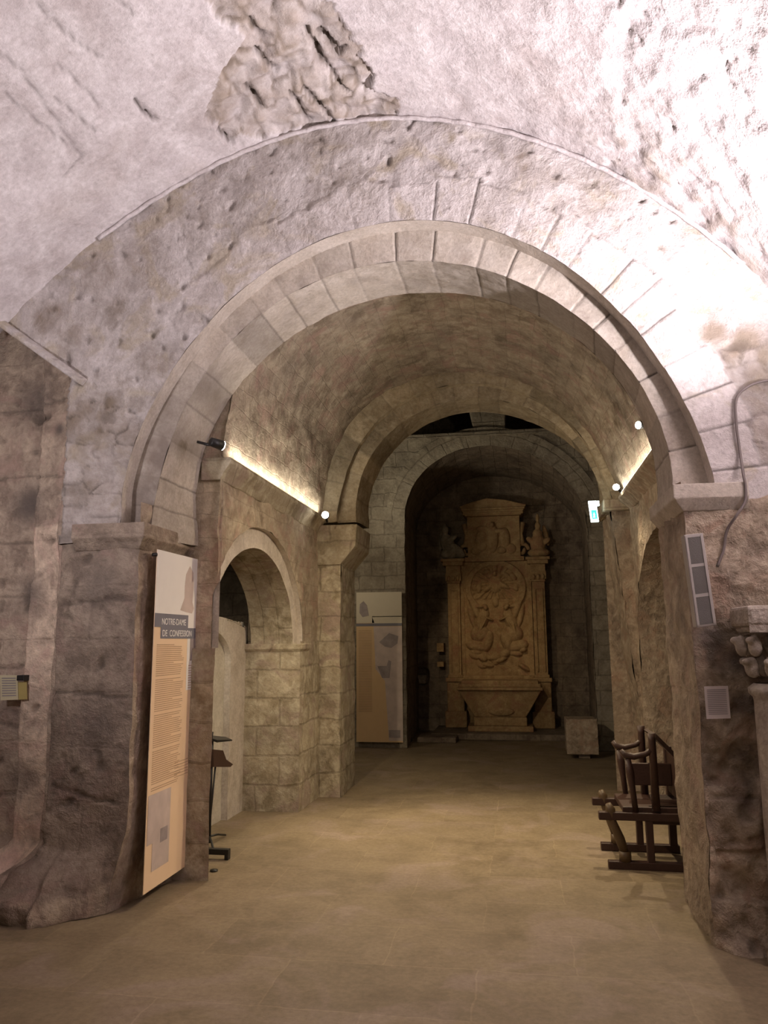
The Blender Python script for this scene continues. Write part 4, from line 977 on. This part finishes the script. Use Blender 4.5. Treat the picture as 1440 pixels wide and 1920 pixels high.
# music stand / lectern in the doorway
ls = empty('lectern_stand', (-2.48, 6.3, 0), 'thin black reading stand in front of the arched doorway', 'stand')
LX = -2.48
def AXp(x, y): return atX(x, y, LX)
m = MB(); a_ = AXp(396, 1381); b_ = AXp(434, 1384); c_ = AXp(425, 1389); d_ = AXp(396, 1392)
o = Vector((.0, 0, 0)); m.raw([a_+Vector((-.12, 0, 0)), b_+Vector((-.05, 0, 0)), c_+Vector((.05, 0, 0)), d_+Vector((.05, 0, 0)), a_+Vector((-.12, 0, .02)), b_+Vector((-.05, 0, .01)), c_+Vector((.05, 0, .01)), d_+Vector((.05, 0, .02))], [(3, 2, 1, 0), (4, 5, 6, 7), (0, 1, 5, 4), (1, 2, 6, 5), (2, 3, 7, 6), (3, 0, 4, 7)]); m.build('top_tray', 'black', ls)
m = MB(); pp = [AXp(x, y) for x, y in ((393, 1405), (412, 1407), (418, 1424), (431, 1433), (426, 1438), (394, 1438))]; n = len(pp)
m.raw([p+Vector((.03, 0, 0)) for p in pp]+[p+Vector((-.04, 0, 0)) for p in pp], [tuple(range(n)), tuple(range(n, 2*n))[::-1]]+[(i, i+n, (i+1) % n+n, (i+1) % n) for i in range(n)]); m.build('desk', 'wood', ls)
m = MB(); m.tube([AXp(398, 1385), Vector((LX, AXp(398, 1385).y, .02))], .012, 8); m.build('pole', 'black', ls)
m = MB(); m.tube([AXp(404, 1436), Vector((LX-.03, AXp(400, 1385).y+.03, .05))], .008, 8); m.build('pole', 'black', ls)
yy = AXp(398, 1385).y
for dx_, dy_ in ((.02, .30), (.10, -.16), (-.2, 0)): m = MB(); m.tube([(LX, yy, .07), (LX+dx_*.5, yy+dy_*.5, .05), (LX+dx_, yy+dy_, .01)], .009, 6); m.build('foot', 'black', ls)
m = MB(); m.tube([AXp(398, 1372), AXp(397, 1385)], [.012, .008], 8); m.build('finial', 'black', ls)
# black bracket on the floor by the left pier
q = atZ(392, 1612); q2 = atZ(432, 1610); m = MB(); m.box((q.x-.06, q.y-.0, .035), (q2.x, q.y+.05, .075)); m.box((q2.x-.03, q.y, 0), (q2.x, q.y+.05, .04)); m.box((q.x-.06, q.y, 0), (q.x-.03, q.y+.05, .04)); tag(m.build('floor_bracket', 'black', bevel=.003), 'low black metal bracket on the floor behind the left banner', 'bracket')
q = atZ(401, 1634); m = MB(); m.lathe([(.001, 0), (.028, 0), (.028, .012), (.001, .014)], (q.x, q.y, 0), 12); tag(m.build('floor_disc', 'black'), 'tiny black disc on the floor at the left pier foot', 'cap')

# ------------------------------------------------------------------ column with carved capital, right edge
cx_, cy_ = 1.33, 4.38
co = empty('stone_column', (cx_, cy_, 0), 'pale stone column with a carved capital at the right edge', 'column')
m = MB(); m.lathe([(.001, 0), (.165, 0), (.165, .05), (.15, .06), (.158, .09), (.145, .12), (.128, .14)], (cx_, cy_, 0), 28); m.build('base', 'rough', co)
m = MB(); m.lathe([(.128, .13), (.130, .6), (.128, 1.28), (.132, 1.30), (.150, 1.32), (.152, 1.345), (.135, 1.36), (.12, 1.37)], (cx_, cy_, 0), 36); m.build('shaft', 'pale', co)
m = MB(); m.lathe([(.10, 1.35), (.115, 1.40), (.14, 1.5), (.17, 1.62), (.15, 1.64), (.001, 1.64)], (cx_, cy_, 0), 24)
for k in range(8):
    a_ = 2*PI*k/8+.25
    for zz, rr2, s_ in ((1.45, .135, 1), (1.56, .165, 1.1)):
        aa = a_+(PI/8 if zz > 1.5 else 0); ellip(m, (cx_+rr2*math.cos(aa), cy_+rr2*math.sin(aa), zz), (.032*s_, .032*s_, .055), 8); ellip(m, (cx_+(rr2+.03)*math.cos(aa), cy_+(rr2+.03)*math.sin(aa), zz+.03), (.026, .026, .02), 8)
m.build('capital', 'pale', co, remesh=.009)
m = MB()
for aa in range(1): pass
m.grid(lambda u, v: ((cx_-.17+.34*u, cy_-.17, 1.63+.125*v), (u, v)), 16, 8, 0, 0, 4)
m.box((cx_-.175, cy_-.175, 1.66), (cx_+.175, cy_+.175, 1.765)); m.box((cx_-.155, cy_-.155, 1.63), (cx_+.155, cy_+.155, 1.665)); m.build('abacus', 'pale', co, bevel=.018)
q = atZ(1412, 1762); m = MB(); m.box((q.x-.01, q.y-.0, 0), (q.x+.2, q.y+.10, .11)); m.box((q.x+.02, q.y-.02, 0), (q.x+.17, q.y+.0, .05)); tag(m.build('floor_box', 'black', bevel=.012), 'small black box on the floor at the foot of the column', 'box')

# ------------------------------------------------------------------ wooden pew in the right arch
pw = empty('wooden_pew', (.85, 6.3, 0), 'dark wooden pew with carved arm ends in the right archway', 'pew')
def bar(name, lo, hi, mat='wood', bev=.006): m = MB(); m.box(lo, hi); return m.build(name, mat, pw, bevel=bev)
def pz(x, y): return atY(x, y, PY_)
for PY_, first in ((6.0, True), (6.5, False)):
    bar('foot_runner', (.58, PY_-.03, 0), (1.16, PY_+.03, .055)); bar('seat_rail', (.53, PY_-.03, .33), (1.16, PY_+.03, .385))
    bar('rear_post', (1.09, PY_-.03, .05), (1.145, PY_+.03, .78)); bar('middle_post', (.85, PY_-.025, .05), (.90, PY_+.025, .34))
    m = MB(); m.tube([(.60, PY_, .44), (.615, PY_, .40), (.625, PY_, .32), (.67, PY_, .2), (.70, PY_, .1)], [.02, .035, .028, .036, .03], 10); m.tube([(.70, PY_, .055), (.70, PY_, .12)], .042, 8); m.build('turned_leg', 'wood2', pw)
    m = MB(); m.tube([(.79, PY_+.0, .38), (.775, PY_+.0, .55), (.765, PY_+.0, .66), (.755, PY_+.0, .75)], [.02, .022, .03, .02], 10); m.build('arm_post', 'wood', pw)
    m = MB(); m.tube([(.71, PY_+.0, .81), (.735, PY_+.0, .775), (.80, PY_+.0, .765), (.88, PY_+.0, .785), (.94, PY_+.0, .82)], [.016, .025, .022, .02, .025], 8); m.build('armrest', 'wood', pw)
    m = MB(); m.tube([(.93, PY_+.0, .4), (.93, PY_+.0, .88), (.93, PY_+.0, .93)], [.03, .026, .03], 8); m.build('back_post', 'wood', pw)
m = MB(); m.raw([(.93, 6.05, .92), (.97, 6.05, .92), (1.16, 6.05, .72), (1.12, 6.05, .72), (.95, 6.6, .90), (.99, 6.6, .90), (1.16, 6.5, .74), (1.12, 6.5, .74)], [(0, 3, 2, 1), (4, 5, 6, 7), (0, 1, 5, 4), (1, 2, 6, 5), (2, 3, 7, 6), (3, 0, 4, 7)]); m.build('sloping_backrest', 'wood', pw)
bar('seat', (.70, 6.0, .38), (1.15, 6.5, .42)); bar('back_panel', (1.10, 6.05, .45), (1.13, 6.5, .76)); bar('apron', (.88, 6.02, .30), (1.12, 6.06, .42)); bar('end_panel', (.79, 6.28, .52), (1.10, 6.31, .68))

# ------------------------------------------------------------------ lights
def lamp(kind, name, loc, power, color, aim=None, size=.1, cone=120, blend=.8, sy=None):
    l = bpy.data.lights.new(name, kind); l.energy = power; l.color = color
    if kind == 'SPOT': l.spot_size = math.radians(cone); l.spot_blend = blend; l.shadow_soft_size = size
    elif kind == 'POINT': l.shadow_soft_size = size
    else:
        l.shape = 'RECTANGLE'; l.size = size; l.size_y = sy or size
    o = bpy.data.objects.new(name, l); COL.objects.link(o); o.location = loc
    if aim is not None: o.rotation_euler = (Vector(aim)-Vector(loc)).to_track_quat('-Z', 'Y').to_euler()
    return o
COOL = (1, .90, .945); WARM = (1, .80, .52)
lamp('SPOT', 'front_uplight', (1.85, 3.45, 2.55), 880, COOL, (.85, 3.1, 4.6), .06, 150, 1.0)
lamp('SPOT', 'front_uplight_left', (-3.0, 2.6, 2.35), 85, COOL, (-3.0, 4.6, 3.2), .10, 160, 1.0)
lamp('POINT', 'front_fill', (-.2, -.6, 2.7), 27, (1, .82, .62), size=.4)
lamp('SPOT', 'nave_spot_a', fx['a']+Vector((.06, .08, 0)), 210, WARM, (.1, 8.0, 1.2), .03, 100, 1.0)
lamp('SPOT', 'nave_spot_b', fx['b']+Vector((.05, -.10, 0)), 210, WARM, (-.2, 6.0, -.3), .03, 96, 1.0)
lamp('SPOT', 'nave_spot_c', fx['c']+Vector((-.08, -.06, 0)), 210, WARM, (-1.5, 6.4, .4), .03, 120, 1.0)
lamp('SPOT', 'nave_spot_d', fx['d']+Vector((-.03, -.10, 0)), 148, WARM, (-.5, 6.0, -.3), .03, 96, 1.0)
for nm, x, z, y0, y1, pw_ in (('led_left', LWX+.07, 2.975, 5.4, 8.1, 11), ('led_right', RWX-.118, 3.09, 5.5, 8.0, 6)):
    lamp('AREA', nm, (x, (y0+y1)/2, z), pw_, (1, .91, .76), (x, (y0+y1)/2, z+1), .02, sy=y1-y0)
lamp('POINT', 'transept_lamp', (-2.9, 10.3, 2.8), 26, (1, .84, .6), size=.1)
lamp('SPOT', 'alcove_ring_fill', (-2.7, 10.2, 2.9), 70, (1, .88, .66), (-.4, 12, 4.8), .1, 95, 1.0)  # added light without a fixture, brightens the alcove arch ring
lamp('POINT', 'transept_side_lamp', (2.5, 9.2, 2.4), 14, (.85, .9, 1), size=.1)
lamp('SPOT', 'altar_spot', (-1.3, 10.4, 4.0), 95, (1, .74, .42), (-.4, 14, 1.6), .05, 34, .9)
lamp('SPOT', 'doorway_lamp', (-2.5, 5.7, 2.0), 30, (1, .88, .66), (-2.9, 6.9, .8), .05, 120, .9)
w = bpy.data.worlds.new('world'); scene.world = w; w.use_nodes = True
w.node_tree.nodes['Background'].inputs[0].default_value = (1, .9, .78, 1); w.node_tree.nodes['Background'].inputs[1].default_value = .01
scene.view_settings.view_transform = 'Standard'; scene.view_settings.look = 'None'; scene.view_settings.exposure = .1; scene.view_settings.gamma = 1
scene.view_settings.use_curve_mapping = False
